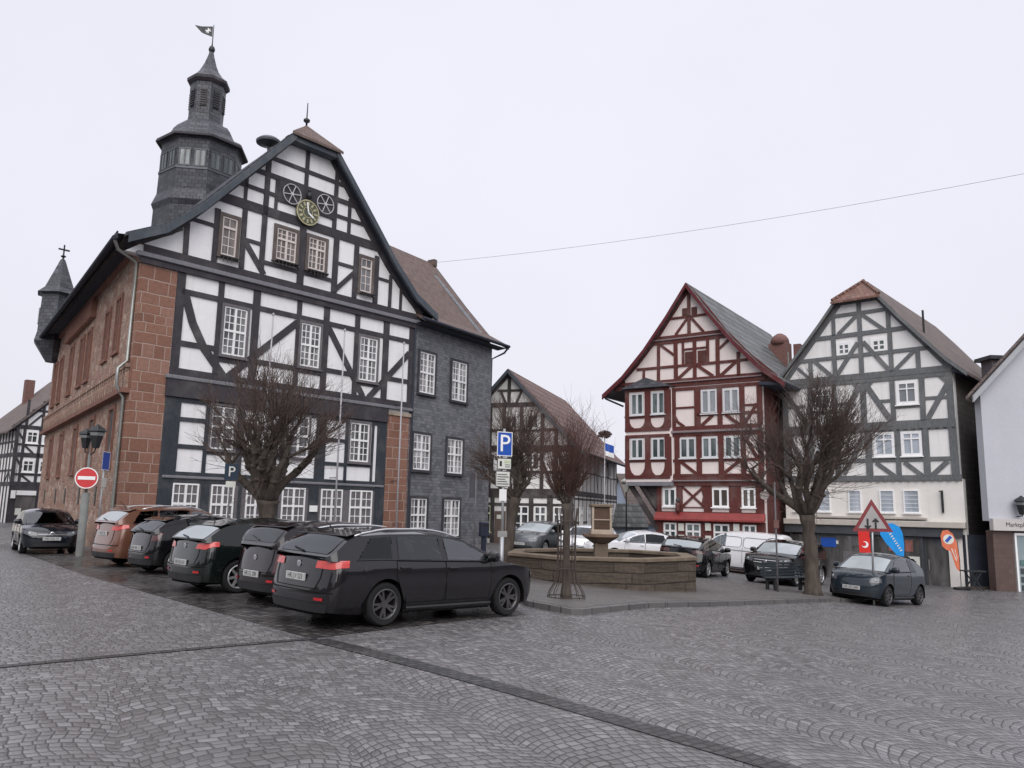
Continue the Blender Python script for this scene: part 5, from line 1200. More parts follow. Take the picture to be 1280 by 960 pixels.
    if spoiler and not rear_plain:
        xs_=xr0+.06; e=ze(xs_); ye=Yg(xs_,e)-.02; t=zt(xs_)
        MB().poly([(xs_+.18,zt(xs_+.18)-.012),(xs_+.18,zt(xs_+.18)+.008),(xs_-.07,t-.018),(xs_-.07,t-.036)],-ye,ye).build('spoiler',body,root,uv=False,bevel=.006)
        wm=MB(); p=fglass(.02)(xt+.06,0); p2=fglass(.022)(xt+.10,.42); wm.tube([p,p2],.012,5); wm.build('wiper',TRIM,root,uv=False)
        MB().tube([(xr0+.22,0,zt(xr0+.22)-.01),(xr0+.02,0,zt(xr0+.22)+.17)],[.012,.004],5).build('aerial',TRIM,root,uv=False)
    if extra: extra(root,dict(fend=fend,fside=fside,patch=patch,zb=zb,ze=ze,zt=zt,Yg=Yg,Yb=Yb,hx=hx,W=W,body=body,fglass=fglass))
    return root
CARS='cars parked on the square'
P_ANTH=paint('anthracite_paint',(.011,.010,.0125),0,.36); P_BLK=paint('black_car_paint',(.005,.005,.006),0,.25); P_BLKG=paint('greenish_black_paint',(.006,.009,.0085),0,.26); P_BRN=paint('copper_brown_paint',(.155,.068,.043),.15,.3); P_NAVY=paint('navy_black_paint',(.006,.008,.013),0,.25); P_WHT=paint('white_car_paint',(.72,.72,.74),0,.3); P_GREY=paint('grey_blue_paint',(.016,.024,.034),.1,.3); P_PLUM=paint('dark_plum_paint',(.012,.008,.010),0,.28); P_MID=paint('mid_grey_paint',(.10,.11,.12),.5,.32)
def van_extra(root,F):
    for sg in (-1,1):
        f=F['fside'](sg,.006)
        for x0,x1,za,zc in ((-1.95,-.45,1.12,1.56),(-.35,.62,1.12,1.56)):
            pts=[]
            for cx_,cz_,a0 in ((x1-.12,zc-.12,0),(x0+.12,zc-.12,90),(x0+.12,za+.12,180),(x1-.12,za+.12,270)):
                pts+=[f(cx_+.12*math.cos(R(a0+k*30)),cz_+.12*math.sin(R(a0+k*30))) for k in range(4)]
            MB().tube(pts+[pts[0]],.012,5).build('pressed_panel_line',P_MID,root,uv=False)
    MB().tube([F['fside'](1,.008)(x,.98) for x in [-2.0+.1*i for i in range(26)]],.014,5).build('rubbing_strip',P_MID,root,uv=False)
    MB().tube([F['fside'](1,.008)(-.42,z) for z in [.45+.08*i for i in range(15)]],.006,4).build('door_gap',SEAM,root,uv=False)
hh=45.6; cs=(math.cos(R(hh)),math.sin(R(hh)))
def at_wheel(px,py,h,W,x):     # car centre from the contact point of a right-hand wheel at local (x,-W/2+.13)
    c,s=math.cos(R(h)),math.sin(R(h)); y=-W/2+.13
    return (px-(c*x-s*y),py-(s*x+c*y))
car('anthracite estate car with silver roof rails, nearest of the parked row',at_wheel(-1.91,12.44,45.6,1.80,-1.225),45.6,4.56,1.80,1.45,2.635,.87,.325,'estate',P_ANTH,'ten',True,
    wins=((1.02,.42,-.0,-.04),(-.13,-.17,-1.0,-.98),(-1.12,-1.10,-1.74,-1.46)),doors=((.93,-.06,-.03),(-.08,-1.05,-.86)),tail=[(.44,.85),(.45,.95),(.875,.975),(.885,.875),(.80,.845)],tail_mat=LREDB,plate='HR LV 523',plate_z=.70,rbadge=.88,rails=(.35,-1.75),rear_glass=CGM,side_glass=CGM,fplate='HR LV 523',head=[(.45,.60),(.48,.72),(.86,.76),(.84,.64)],grille=(.4,.62,.70,0),group=CARS,nohandle=False)
car('small plum-black city car squeezed between estate and black hatchback',(-3.32,15.92),45.6,3.60,1.65,1.47,2.42,.60,.29,'up',P_PLUM,'five',False,
    wins=((.95,.55,-.2,-.22),(-.26,-.28,-1.3,-1.15)),doors=((.85,-.24,-.2),),tail=[(.62,.55),(.64,.95),(.80,.98),(.81,.58)],tail_mat=LDRK,plate='HR CL 208',plate_z=.52,rbadge=.80,rear_glass=CGM,group=CARS)
car('greenish black hatchback with silver wheels and bright sloping rear window',at_wheel(-5.3,16.32,45.6,1.81,-1.30),45.6,4.42,1.81,1.47,2.685,.93,.325,'hatch',P_BLKG,'seven',False,
    wins=((1.0,.40,-.05,-.08),(-.11,-.14,-1.15,-1.02)),doors=((.92,-.08,-.05),(-.1,-1.1,-.9)),tail=[(.46,.86),(.50,.95),(.86,1.0),(.885,.91),(.76,.85)],tail_mat=LREDB,plate='HR ED 610',plate_z=.58,rbadge=.90,rear_glass=CGP,group=CARS)
car('black compact car half hidden behind the greenish black hatchback',at_wheel(-8.15,20.15,46,1.70,-1.25),46,3.95,1.70,1.46,2.48,.80,.30,'hatch',P_BLK,'five',False,
    wins=((.95,.40,-.1,-.13),(-.17,-.2,-1.1,-.98)),doors=((.85,-.12,-.1),(-.15,-1.05,-.9)),tail=[(.60,.80),(.62,1.0),(.80,1.02),(.82,.82)],tail_mat=LDRK,plate='HR WN 115',plate_z=.62,rear_glass=CG,group=CARS)
car('copper brown compact suv with silver roof rails below the stone corner',at_wheel(-9.87,22.14,47.5,1.82,-1.34),47.5,4.41,1.82,1.66,2.64,.87,.35,'suv',P_BRN,'five',False,
    wins=((1.0,.45,-.05,-.08),(-.11,-.14,-1.02,-.98),(-1.08,-1.04,-1.72,-1.52)),doors=((.92,-.06,-.03),(-.08,-1.05,-.86)),tail=[(.42,.98),(.46,1.09),(.89,1.13),(.90,1.03),(.74,.97)],tail_mat=LREDB,plate='HR ST 82',plate_z=.88,rails=(.3,-1.45),rear_glass=CGP,clad=True,skirt=.03,group=CARS)
car('navy black hatchback facing the camera beside the sandstone wall',(-16.0,28.1),-54,3.97,1.68,1.46,2.47,.82,.30,'hatch',P_NAVY,'five',False,
    wins=((.95,.38,-.1,-.12),(-.15,-.18,-1.2,-1.05)),doors=((.85,-.1,-.08),(-.12,-1.05,-.9)),tail=[(.5,.8),(.5,.95),(.8,.97),(.8,.82)],head=[(.40,.60),(.43,.69),(.80,.79),(.82,.68),(.62,.60)],fplate='HR MG 77',fplate_z=.50,grille=(.42,.60,.66,1),badge=.66,front_glass=CGM,group=CARS)
car('grey car standing behind the left end of the fountain basin',(1.45,37.4),-118,4.3,1.78,1.46,2.6,.85,.31,'hatch',P_MID,'five',False,wins=((.95,.38,-.1,-.12),(-.15,-.18,-1.2,-1.05)),head=[(.45,.62),(.48,.70),(.82,.76),(.82,.66)],front_glass=CGP,fplate='HR AK 41',group='cars behind the fountain')
car('white car facing the square just left of the fountain column',(3.55,36.6),-112,4.2,1.78,1.47,2.6,.85,.31,'hatch',P_WHT,'five',False,wins=((.95,.38,-.1,-.12),(-.15,-.18,-1.2,-1.05)),head=[(.45,.62),(.48,.70),(.82,.76),(.82,.66)],grille=(.5,.44,.58,1),badge=.62,front_glass=CG,fplate='HR AK 41',group='cars behind the fountain')
car('white saloon seen side-on between fountain column and red house',(5.35,34.6),197,4.5,1.78,1.47,2.65,.88,.31,'sedan',P_WHT,'five',False,wins=((1.0,.35,.02,0),(-.03,-.05,-1.0,-.9)),doors=((.9,.0,.02),(-.02,-1.0,-.9)),head=[(.45,.62),(.48,.70),(.82,.76),(.82,.66)],front_glass=CGP,side_glass=CG,group='cars behind the fountain')
car('black hatchback parked nose-in at the right end of the fountain',(7.3,31.8),60,4.2,1.79,1.47,2.6,.85,.31,'hatch',P_BLK,'six',False,wins=((.95,.38,-.1,-.12),(-.15,-.18,-1.2,-1.05)),doors=((.85,-.1,-.08),(-.12,-1.05,-.9)),tail=[(.42,.84),(.45,.96),(.84,.99),(.85,.86)],rear_glass=CGP,tail_mat=LDRK,plate='HR AK 41',plate_z=.6,group=CARS)
car('white panel van parked along the front of the red house',(10.25,36.3),143,4.45,1.79,1.85,2.7,.9,.32,'van',P_WHT,'five',False,wins=((1.2,.85,.35,.35),),head=[(.5,.70),(.52,.82),(.84,.92),(.85,.74)],tail=[(.76,.80),(.76,1.3),(.86,1.3),(.87,.8)],rear_plain=True,cat='van',spoiler=False,extra=van_extra)
car('black suv with chrome grille parked behind the dark bench',(10.75,31.7),232,4.66,1.89,1.65,2.87,.85,.36,'suv',P_BLK,'five',False,wins=((1.0,.5,-.05,-.08),(-.11,-.14,-1.12,-1.05),(-1.17,-1.1,-1.75,-1.6)),doors=((.92,-.06,-.03),(-.08,-1.12,-.95)),head=[(.48,.78),(.50,.91),(.86,.95),(.88,.82)],grille=(.46,.70,.92,1),badge=.81,fplate='HR EO 640',fplate_z=.55,rails=(.4,-1.6),front_glass=CGP,clad=True,skirt=.02,group=CARS)
car('small blue-grey rounded car parked behind the warning triangle',(11.55,25.7),222.5,3.63,1.68,1.53,2.32,.70,.31,'mini',P_GREY,'seven',True,wins=((.85,.45,-.45,-.42),(-.52,-.5,-.95,-.8)),doors=((.8,-.47,-.42),),head=[(.50,.66),(.48,.76),(.60,.82),(.76,.80),(.78,.68)],fplate='HR EO 640',fplate_z=.48,front_glass=CGP,group=CARS,grille=(.3,.3,.36,0))
MT['sign_worn']=mat('worn_band',(.26,.26,.25),.6,.2)
MT['dusk_blue']=mat('shaded_blue_film',(.02,.035,.06),.4,.1)
MT['pole_grey']=mat('pale_pole_paint',(.36,.35,.37),.45,.1)
MT['sign_back']=mat('grey_sign_back',(.06,.062,.07),.5,.15)
MT['box_blue']=mat('dark_blue_box',(.014,.018,.035),.45,.15)
MT['sign_rust']=mat('faded_red_plate',(.13,.06,.05),.6,.2)
MT['post_grey']=mat('weathered_grey_post',(.16,.165,.16),.7,.2)
MT['board_cream']=mat('cream_board',(.48,.43,.36),.7,.1)
MT['cable']=mat('cable_grey',(.20,.20,.22),.6,.1)
# ---------------------------------------------------------------- pollarded trees
def tree(label,loc,trunk,rad,limbs,reach,top,nshoot,slen,twig,seed,srad=.009,mt='twig',rise=.75,bl=1.0,group='bare pollarded trees'):
    # short trunk, crooked boughs reaching through a rounded crown, fine shoots on every bough
    r_=random.Random(seed); root=empty('pollarded_tree',loc,0,label,'tree',group)
    t=MB(); pts=[Vector(p) for p in trunk]; sub=[]
    for i in range(len(pts)-1):
        for k in range(6): sub.append(pts[i].lerp(pts[i+1],k/6))
    sub.append(pts[-1]); n=len(sub); rr=[]
    for i in range(n):
        f=i/(n-1); rr.append(rad*(1.0-.18*f+.6*math.exp(-f*9)+.35*max(0,(f-.82)/.18))*r_.uniform(.93,1.07))
    sub=[p+Vector((r_.uniform(-1,1),r_.uniform(-1,1),0))*rad*.08 for p in sub]
    t.tube(sub,rr,12)
    head=pts[-1]; cc=head+Vector((0,0,top*.42)); ax=Vector((reach,reach,top*.62))
    src=[]
    def bough(p,d,L,r0,depth):
        m=5 if depth==0 else 4; path=[p]; dd=d.copy(); q=p.copy()
        for k in range(m):
            dd=(dd+Vector((r_.uniform(-.38,.38),r_.uniform(-.38,.38),r_.uniform(-.12,.32)))).normalized(); q=q+dd*L/m; path.append(q)
        rl=[r0*(1-.62*k/m)*r_.uniform(.88,1.15) for k in range(m+1)]
        t.tube(path,rl,7 if depth<2 else 5)
        for k in range(1 if depth else 2,m+1):
            for _ in range(2 if depth==0 else 3): src.append((path[k],dd,rl[k]))
            if r_.random()<.75 and depth<2: t.lathe([(.01,-rl[k]*1.3),(rl[k]*1.1,-rl[k]*.5),(rl[k]*1.4,0),(rl[k]*1.0,rl[k]*.7),(.01,rl[k]*1.2)],6,path[k])
        if depth<2:
            for _ in range(3 if depth==0 else 2):
                k=r_.randint(2,m); e=(dd*.7+Vector((r_.uniform(-1,1),r_.uniform(-1,1),r_.uniform(-.3,.8)))*.85).normalized()
                bough(path[k],e,L*r_.uniform(.38,.6),rl[k]*.72,depth+1)
    for i in range(limbs):
        a=2*math.pi*(i+r_.uniform(-.3,.3))/limbs; el=rise*r_.uniform(.45,1.6)
        d=Vector((math.cos(a)*math.cos(el),math.sin(a)*math.cos(el),math.sin(el)))
        bough(head+Vector((0,0,-rad*.4)),d,lerp(reach,top,.75*math.sin(el)**2)*r_.uniform(.6,.78)*bl,rad*.55,0)
    t.build('trunk',MT['bark'],root,smooth=True,uv=False)
    crown=MB()
    def inside(p):
        q=p-cc; return (q.x/ax.x)**2+(q.y/ax.y)**2+(q.z/ax.z)**2
    def shoot(p,d,L,r0,n,up):
        path=[p]; q=p.copy(); dd=d.copy()
        for k in range(n):
            dd=(dd+Vector((r_.uniform(-.24,.24),r_.uniform(-.24,.24),r_.uniform(-.06,.26)*up))).normalized(); q=q+dd*L/n
            path.append(q)
            if inside(q)>1.0 and k>0: break
        m=len(path)-1
        crown.tube(path,[r0*(1-.72*k/max(1,m)) for k in range(m+1)],3,cap=False); return path,dd
    for i in range(nshoot):
        p,d,w=r_.choice(src); o=(p-cc) if bl>.5 else (p-head+Vector((0,0,.12))); o=Vector((o.x/ax.x,o.y/ax.y,o.z/ax.z))
        if o.length>1e-3: o.normalize()
        e=(o*.8+d*.35+Vector((r_.uniform(-1,1),r_.uniform(-1,1),r_.uniform(-.55,.9)))*.75+Vector((0,0,.35 if bl>.5 else .55))).normalized()
        L=slen*r_.uniform(.4,1.2); path,dd=shoot(p+Vector((r_.uniform(-w,w),r_.uniform(-w,w),r_.uniform(-w,w))),e,L,srad*r_.uniform(.7,1.3),5,.7)
        for _ in range(twig):
            k=r_.randint(1,len(path)-1); e2=(dd*.8+Vector((r_.uniform(-1,1),r_.uniform(-1,1),r_.uniform(-.5,.9)))*.8).normalized()
            shoot(path[k],e2,L*r_.uniform(.2,.5),srad*.5,3,.6)
    crown.build('crown',MT[mt],root,uv=False,norm=False)
    return root
tree('broad pollarded tree in front of the town hall facade',(-6.25,21,0),[(0,0,-.1),(.03,0,1.0),(-.02,0,1.85)],.26,10,2.0,3.75,1000,1.3,4,1,rise=.95)
tree('dark dense pollarded tree behind the blue parking sign',(.02,23.6,g(0,23.6)),[(-.12,0,-.1),(0,0,1.0),(.14,0,2.2)],.16,8,1.35,3.05,850,1.05,4,2,srad=.008,rise=1.0)
tree('slim young tree with russet shoots inside an iron guard',(1.22,17.15,g(1.22,17.15)+.1),[(0,0,-.05),(0,.02,1.0),(-.02,0,1.95)],.085,8,1.15,1.75,380,1.5,3,3,srad=.006,mt='twig_red',rise=.85,bl=.32)
tree('tall pollarded tree beside the dark bench in front of the grey timber house',(9.28,25,g(9.28,25)+.1),[(0,0,-.1),(0,0,1.3),(-.08,0,2.4)],.22,11,2.5,4.1,1300,1.45,4,4,rise=.95)

# ---------------------------------------------------------------- fountain
def fountain():
    gx,gy=2.6,23.0; base=-.42; r=empty('stone_fountain',(gx,gy,0),0,'octagonal sandstone fountain basin with central column and bowl','fountain')
    ph=R(-73); n=8; top=.60
    m=MB(); ro=2.70
    def ring(rad): return [(rad*math.cos(ph+i*math.pi/4),rad*math.sin(ph+i*math.pi/4)) for i in range(8)]
    for a,b,z0,z1 in ((2.70,2.40,base-.5,.50),):
        A,B=ring(a),ring(b)
        for i in range(8):
            j=(i+1)%8; m.prism([A[i],A[j],B[j],B[i]],z0,z1)
    m.build('basin',MT['sand'],r)
    c=MB(); A,B=ring(2.75),ring(2.34)
    for i in range(8): j=(i+1)%8; c.prism([A[i],A[j],B[j],B[i]],.502,top)
    c.build('basin_rim',MT['sand_plain2'],r,bevel=.015)
    MB().prism(ring(2.42),.30,.36).build('water',MT['water'],r)
    MB().box(-.26,.26,-.26,.26,-.4,.12).box(-.19,.19,-.19,.19,.12,.86).build('pedestal',MT['sand_plain2'],r,bevel=.02)
    MB().lathe([(.20,.84),(.26,.88),(.42,.99),(.51,1.04),(.51,1.11),(.45,1.11),(.38,1.06)],20,(0,0,0)).build('bowl',MT['sand_dark'],r,smooth=True,sharp=35)
    MB().box(-.30,.30,-.30,.30,1.10,1.24).build('block_base',MT['sand_plain'],r,bevel=.015)
    MB().box(-.25,.25,-.25,.25,1.24,1.86).build('carved_block',MT['sand_brown'],r,bevel=.02)
    rl=MB(); 
    for sx in (-1,1): rl.box(sx*.25-.03,sx*.25+.03,-.28,-.25,1.24,1.86)
    rl.box(-.22,.22,-.275,-.25,1.5,1.53).build('relief_frame',MT['sand_plain'],r)
    MB().box(-.31,.31,-.31,.31,1.86,1.95).build('column_cap',MT['sand_plain2'],r,bevel=.02)
MT['sand_plain2']=mat('grey_sandstone',(.155,.122,.092),.85,.3,3,.5,30)
MT['sand_brown']=mat('dark_carved_stone',(.085,.055,.04),.9,.35,3,.6,25)
MT['water']=glassm('dark_water',(.02,.025,.022),.03)
fountain()
# flag mast behind the fountain with bunting wreath
r=empty('flag_mast',(3.08,26.2,g(3,26)),0,'thin white mast with wreath top and small blue and white flag above the fountain','mast')
MB().tube([(0,0,0),(0,0,4.45)],.016,8).build('pole',MT['pole_grey'],r,smooth=True,uv=False)
w=MB(); rr=random.Random(5)
for i in range(70):
    a,b=rr.uniform(0,6.28),rr.uniform(-1,1); c=math.sqrt(1-b*b); w.tube([(0,0,4.5),(.24*c*math.cos(a),.24*c*math.sin(a),4.52+.14*b)],[.03,.012],4)
w.build('wreath',MT['twig'],r,uv=False)
fl=MB(); 
for i in range(8): x0,x1=.02+i*.035,.02+(i+1)*.035; z=lambda x: -.35*x; y=lambda x:.03*math.sin(x*14); fl.add([(x0,y(x0),4.25+z(x0)),(x1,y(x1),4.25+z(x1)),(x1,y(x1),4.0+z(x1)),(x0,y(x0),4.0+z(x0))],[(0,1,2,3)],0); fl.add([(x0,y(x0),4.0+z(x0)),(x1,y(x1),4.0+z(x1)),(x1,y(x1),3.85+z(x1)),(x0,y(x0),3.85+z(x0))],[(0,1,2,3)],1)
fl.build('flag',[MT['blue_sign'],MT['white_paint']],r,uv=False,norm=False)

# ---------------------------------------------------------------- tree guard
r=empty('tree_guard',(1.22,17.15,g(1.22,17.15)+.105),0,'rusty iron basket guard flaring at the foot of the slim tree','tree guard')
gb=MB()
for i in range(14):
    a=2*math.pi*i/14; pr=[(.40,.0),(.37,.12),(.25,.32),(.20,.55),(.19,1.0),(.20,1.55),(.24,1.85)]
    gb.tube([(rd*math.cos(a),rd*math.sin(a),z) for rd,z in pr],.0085,5)
gb.build('guard_bar',MT['rust'],r,smooth=True,uv=False)
for rd,z in ((.395,.03),(.20,.6),(.19,1.05),(.205,1.58)):
    MB().tube([(rd*math.cos(2*math.pi*i/28),rd*math.sin(2*math.pi*i/28),z) for i in range(29)],.010,5).build('guard_ring',MT['rust'],r,smooth=True,uv=False)

# ---------------------------------------------------------------- signs
def post(r,h,rad=.03,m='steel',lean=0): return MB().tube([(0,0,-.1),(lean,0,h)],rad,10).build('post',MT[m],r,smooth=True,uv=False)
def plate(r,name,x0,x1,z0,z1,m,y=-.045,border=None,th=.004):
    o=MB().box(x0,x1,y,y+th,z0,z1).build(name,MT[m],r,uv=False)
    if border:
        b=MB(); w=.018; b.box(x0,x1,y-.003,y,z0,z0+w).box(x0,x1,y-.003,y,z1-w,z1).box(x0,x0+w,y-.003,y,z0+w,z1-w).box(x1-w,x1,y-.003,y,z0+w,z1-w).build('border',MT[border],o,uv=False)
    return o
# parking sign
z=g(-.1,20.5)+.1; r=empty('parking_sign',(-.17,20.5,z),24,'blue parking sign with three small plates on a grey post','sign'); post(r,3.78,.035)
o=plate(r,'sign_panel',-.21,.21,3.08,3.70,'blue_sign',border='white_paint'); text('P',.62,MT['white_paint'],o,(0,-.048,3.385))
o=plate(r,'time_plate',-.20,.20,2.74,3.03,'pale_sign',border='black_paint'); m_=MB(); m_.box(-.13,-.07,-.049,-.046,2.82,2.95); m_.build('disc_symbol',MT['black_paint'],o,uv=False)
MB().box(.0,.17,-.048,-.046,2.90,2.97).build('green_field',MT['green_tint'],o,uv=False); m_=MB()
for i,zz in enumerate((2.80,2.85)): m_.box(.02,.16,-.049,-.046,zz,zz+.018)
m_.build('print',MT['black_paint'],o,uv=False)
o=plate(r,'rules_plate',-.23,.17,2.30,2.70,'pale_sign',border='casing'); m_=MB()
for i in range(5): m_.box(-.19,.13-.05*(i%3),-.049,-.046,2.36+i*.06,2.385+i*.06)
m_.build('print',MT['casing'],o,uv=False)
plate(r,'sticker_plate',-.12,.08,1.95,2.24,'white_paint'); plate(r,'band_plate',-.14,.12,1.05,1.2,'sign_worn',y=-.04)
MB().tube([(0,0,-.1),(0,0,1.05)],.055,10).build('post_sleeve',MT['steel'],r,smooth=True,uv=False)
# warning triangle: two-way traffic
z=g(10.95,24.4)+.1; r=empty('warning_sign',(10.86,24.4,z),-20,'red and white warning triangle with two black arrows on a grey post','sign'); post(r,3.0,.033,'steel',.07)
s_=.56; b0=2.06; hgt=.97
def tri(k,cz): return [(.06-s_*k,cz-hgt/3*k),(.06+s_*k,cz-hgt/3*k),(.06,cz+hgt*2/3*k)]
cz=b0+hgt/3
o=MB().poly(tri(1,cz),-.06,-.05).build('sign_panel',MT['red_shaded'],r,uv=False); MB().poly(tri(.70,cz),-.064,-.061).build('white_field',MT['white_shaded'],o,uv=False)
a=MB()
for x,up_ in ((-.07,-1),(.15,1)):
    zc=cz-.09; a.box(x-.028,x+.028,-.070,-.066,zc-.15,zc+.15); t=zc+up_*.17; a.poly([(x-.10,t-up_*.10),(x,t),(x+.10,t-up_*.10),(x+.06,t-up_*.13),(x,t-up_*.06),(x-.06,t-up_*.13)] if up_>0 else [(x-.10,t+.10),(x-.06,t+.13),(x,t+.06),(x+.06,t+.13),(x+.10,t+.10),(x,t)],-.0745,-.0705)
a.build('arrows',MT['black_paint'],o,uv=False)
MB().tube([(.02,0,.35),(.12,-.05,.45),(.2,-.02,.5)],.02).tube([(.0,0,.55),(-.15,-.05,.62)],.018).build('chain_clamp',MT['steel'],r,uv=False)
# no-entry sign and lamp post
r=empty('lamp_post',(-13.55,25.85,0),0,'grey lamp post with two lanterns standing before the red stone wall','street lamp')
MB().tube([(0,0,-.1),(0,0,.02),(.0,0,2.0)],.12,12).tube([(0,0,2.0),(0,0,3.25)],.045,10).build('post',MT['post_grey'],r,smooth=True,uv=False)
def lantern(parent,x,y,z,s=1,m='iron'):
    l=MB(); n=6; l.lathe([(.09*s,z),(.20*s,z+.42*s),(.25*s,z+.43*s),(.20*s,z+.50*s),(.06*s,z+.58*s),(.02*s,z+.62*s)],n,(x,y,0))
    o=l.build('lantern',MT[m],parent,uv=False)
    gl=MB(); gl.lathe([(.085*s,z+.03*s),(.192*s,z+.40*s)],n,(x,y,0)); gl.xf(Matrix.Translation((x,y,0))@Matrix.Diagonal((1.03,1.03,1,1))@Matrix.Translation((-x,-y,0))); gl.build('lantern_glass',MT['lantern_glass'],o,uv=False); return o
MT['lantern_glass']=glassm('lantern_glass',(.20,.21,.22),.1); 
a=MB(); a.tube([(0,0,3.0),(-.02,-.02,3.25),(-.22,.1,3.3),(-.22,.1,3.42)],.022).tube([(0,0,3.2),(.2,-.1,3.3),(.22,-.1,3.42)],.022).build('arm',MT['iron'],r,uv=False)
lantern(r,-.22,.1,3.42,1.05); lantern(r,.22,-.1,3.42,1.25)
r=empty('no_entry_sign',(-13.5,25.72,0),20,'round red no entry sign with white bar on the lamp post','sign')
o=MB().lathe([(.32,-.01),(.32,.0)],40,(0,-.03,2.46),axis='y').build('sign_panel',MT['red_sign'],r,uv=False)
MB().lathe([(.335,-.012),(.335,.002),(.305,.002),(.305,-.012),(.335,-.012)],40,(0,-.03,2.46),axis='y',cap=False).build('rim',MT['white_paint'],o,uv=False)
MB().box(-.25,.25,-.047,-.041,2.405,2.515).build('white_bar',MT['white_paint'],o,uv=False)
MB().tube([(0,-.03,2.4),(0,.1,2.4)],.02).build('clamp',MT['steel'],r,uv=False)
# edge-on blue sign by the corner
r=empty('street_sign',(-13.35,26.45,0),95,'blue sign seen nearly edge-on beside the corner downpipe','sign'); post(r,3.35,.03)
plate(r,'sign_panel',-.3,.3,2.75,3.35,'blue_sign',border='white_paint'); plate(r,'small_plate',-.2,.2,2.2,2.5,'pale_sign')
# dark small parking sign below the left tree
r=empty('parking_sign',(-6.95,20.05,0),35,'small dark parking sign on thin post left of the broad tree','sign'); post(r,2.72,.022,'casing')
o=plate(r,'sign_panel',-.17,.17,2.32,2.72,'dusk_blue',border=None); text('P',.36,MT['pale_sign'],o,(0,-.048,2.52)); plate(r,'small_plate',-.12,.12,2.14,2.29,'pale_sign')
# grey-backed sign near slate house
r=empty('sign_back',(-1.25,29.6,g(-1.25,29.6)),-25,'grey backs of two narrow signs on a thin post before the slate house','sign'); post(r,3.15,.024,'casing'); plate(r,'sign_panel',-.28,-.04,2.2,3.1,'sign_back',y=.03); plate(r,'sign_panel',.05,.26,2.45,3.1,'sign_back',y=.03)
r=empty('post_box',(-1.0,32.5,g(-1,32.5)),30,'dark post box mounted on a short stand at the slate corner','post box')
MB().box(-.17,.17,-.15,.15,.72,1.3).build('box',MT['box_blue'],r,bevel=.03,uv=False); MB().box(-.13,.13,-.163,-.15,1.15,1.2).build('slot',MT['black_paint'],r,uv=False); MB().box(-.08,.08,-.07,.07,-.2,.72).build('stand',MT['box_blue'],r,uv=False)
r=empty('bare_pole',(8.17,24.85,g(8.17,24.85)+.1),0,'thin dark pole with small red plate standing behind the bench','pole'); post(r,3.3,.028,'casing'); plate(r,'small_plate',-.08,.08,1.9,2.15,'sign_rust')
# lamp post down the side street
r=empty('lamp_post',(6.5,45,g(6.5,45)),0,'slender street lamp with pale lantern beside the red house lane','street lamp'); MB().tube([(0,0,-.2),(0,0,3.4)],[.06,.035],8).build('post',MT['iron'],r,smooth=True,uv=False); lantern(r,0,0,3.4,1.3,'pale_sign')
# wall lantern on the white house
r=empty('wall_lantern',(20.75,33.05,1.85),4,'dark lantern on the white wall above the shop fascia','wall lamp'); lantern(r,0,-.3,.12,1.25); MB().tube([(0,.02,.05),(0,-.3,.08),(0,-.3,.14)],.025).build('arm',MT['iron'],r,uv=False)
# flagpoles on the town hall front
th=Matrix.Translation((-13.154,27.3,0))@Matrix.Rotation(R(48.3),4,'Z')
for x,lab in ((4.98,'slim white flagpole before the left half of the town hall front'),(8.42,'slim white flagpole before the middle of the town hall front'),(11.72,'slim white flagpole before the stone pier of the town hall')):
    p=th@Vector((x,-.55,0)); r=empty('flagpole',p,48.3,lab,'flagpole','town hall flagpoles')
    MB().tube([(0,0,-.1),(0,0,9.1)],[.045,.028],10).build('pole',MT['pole_grey'],r,smooth=True,uv=False); MB().lathe([(.01,9.05),(.05,9.1),(.05,9.16),(.01,9.2)],10).build('pole_cap',MT['pole_grey'],r,smooth=True,uv=False)
    MB().tube([(0,0,6.3),(0,.5,6.3)],.02).tube([(0,0,2.9),(0,.5,2.9)],.02).build('bracket',MT['iron'],r,uv=False)
# bench
def bench():
    x,y=8.72,25.6; r=empty('park_bench',(x,y,g(x,y)+.1),24,'dark green slatted bench left of the tall tree','bench')
    bk=MB()
    for i in range(5): z=.46+i*.085; bk.box(-.85,.85,.20+.03*i,.225+.03*i,z,z+.065)
    bk.build('backrest',MT['bench'],r,bevel=.006,uv=False)
    st=MB()
    for i in range(5): y0=-.26+i*.09; st.box(-.85,.85,y0,y0+.07,.41+.004*abs(2-i),.435+.004*abs(2-i))
    st.build('seat',MT['bench'],r,bevel=.006,uv=False)
    for sx in (-.66,.66):
        MB().box(sx-.04,sx+.04,-.24,-.14,0,.41).box(sx-.04,sx+.04,.10,.20,0,.41).box(sx-.04,sx+.04,-.14,.10,.33,.405).build('leg',MT['iron'],r,bevel=.01,uv=False)
        MB().poly([(.19,.40),(.235,.40),(.37,.9),(.33,.9)],sx-.02,sx+.02).build('back_support',MT['iron'],r,M=Matrix(((0,1,0,0),(1,0,0,0),(0,0,1,0),(0,0,0,1))),uv=False)
bench()
# A-board in front of the cottage
r=empty('chalkboard',(.45,37.6,g(.45,37.6)),-15,'pale A-board standing before the cottage windows','A-board')
f=MB(); f.bar((-.3,0),(-.2,.95),.05,-.02,.02).bar((.3,0),(.2,.95),.05,-.02,.02).box(-.22,.22,-.02,.02,.92,.98); f.build('frame',MT['timber_brown'],r,uv=False)
MB().box(-.24,.24,-.012,.005,.22,.9).build('board',MT['board_cream'],r,uv=False)
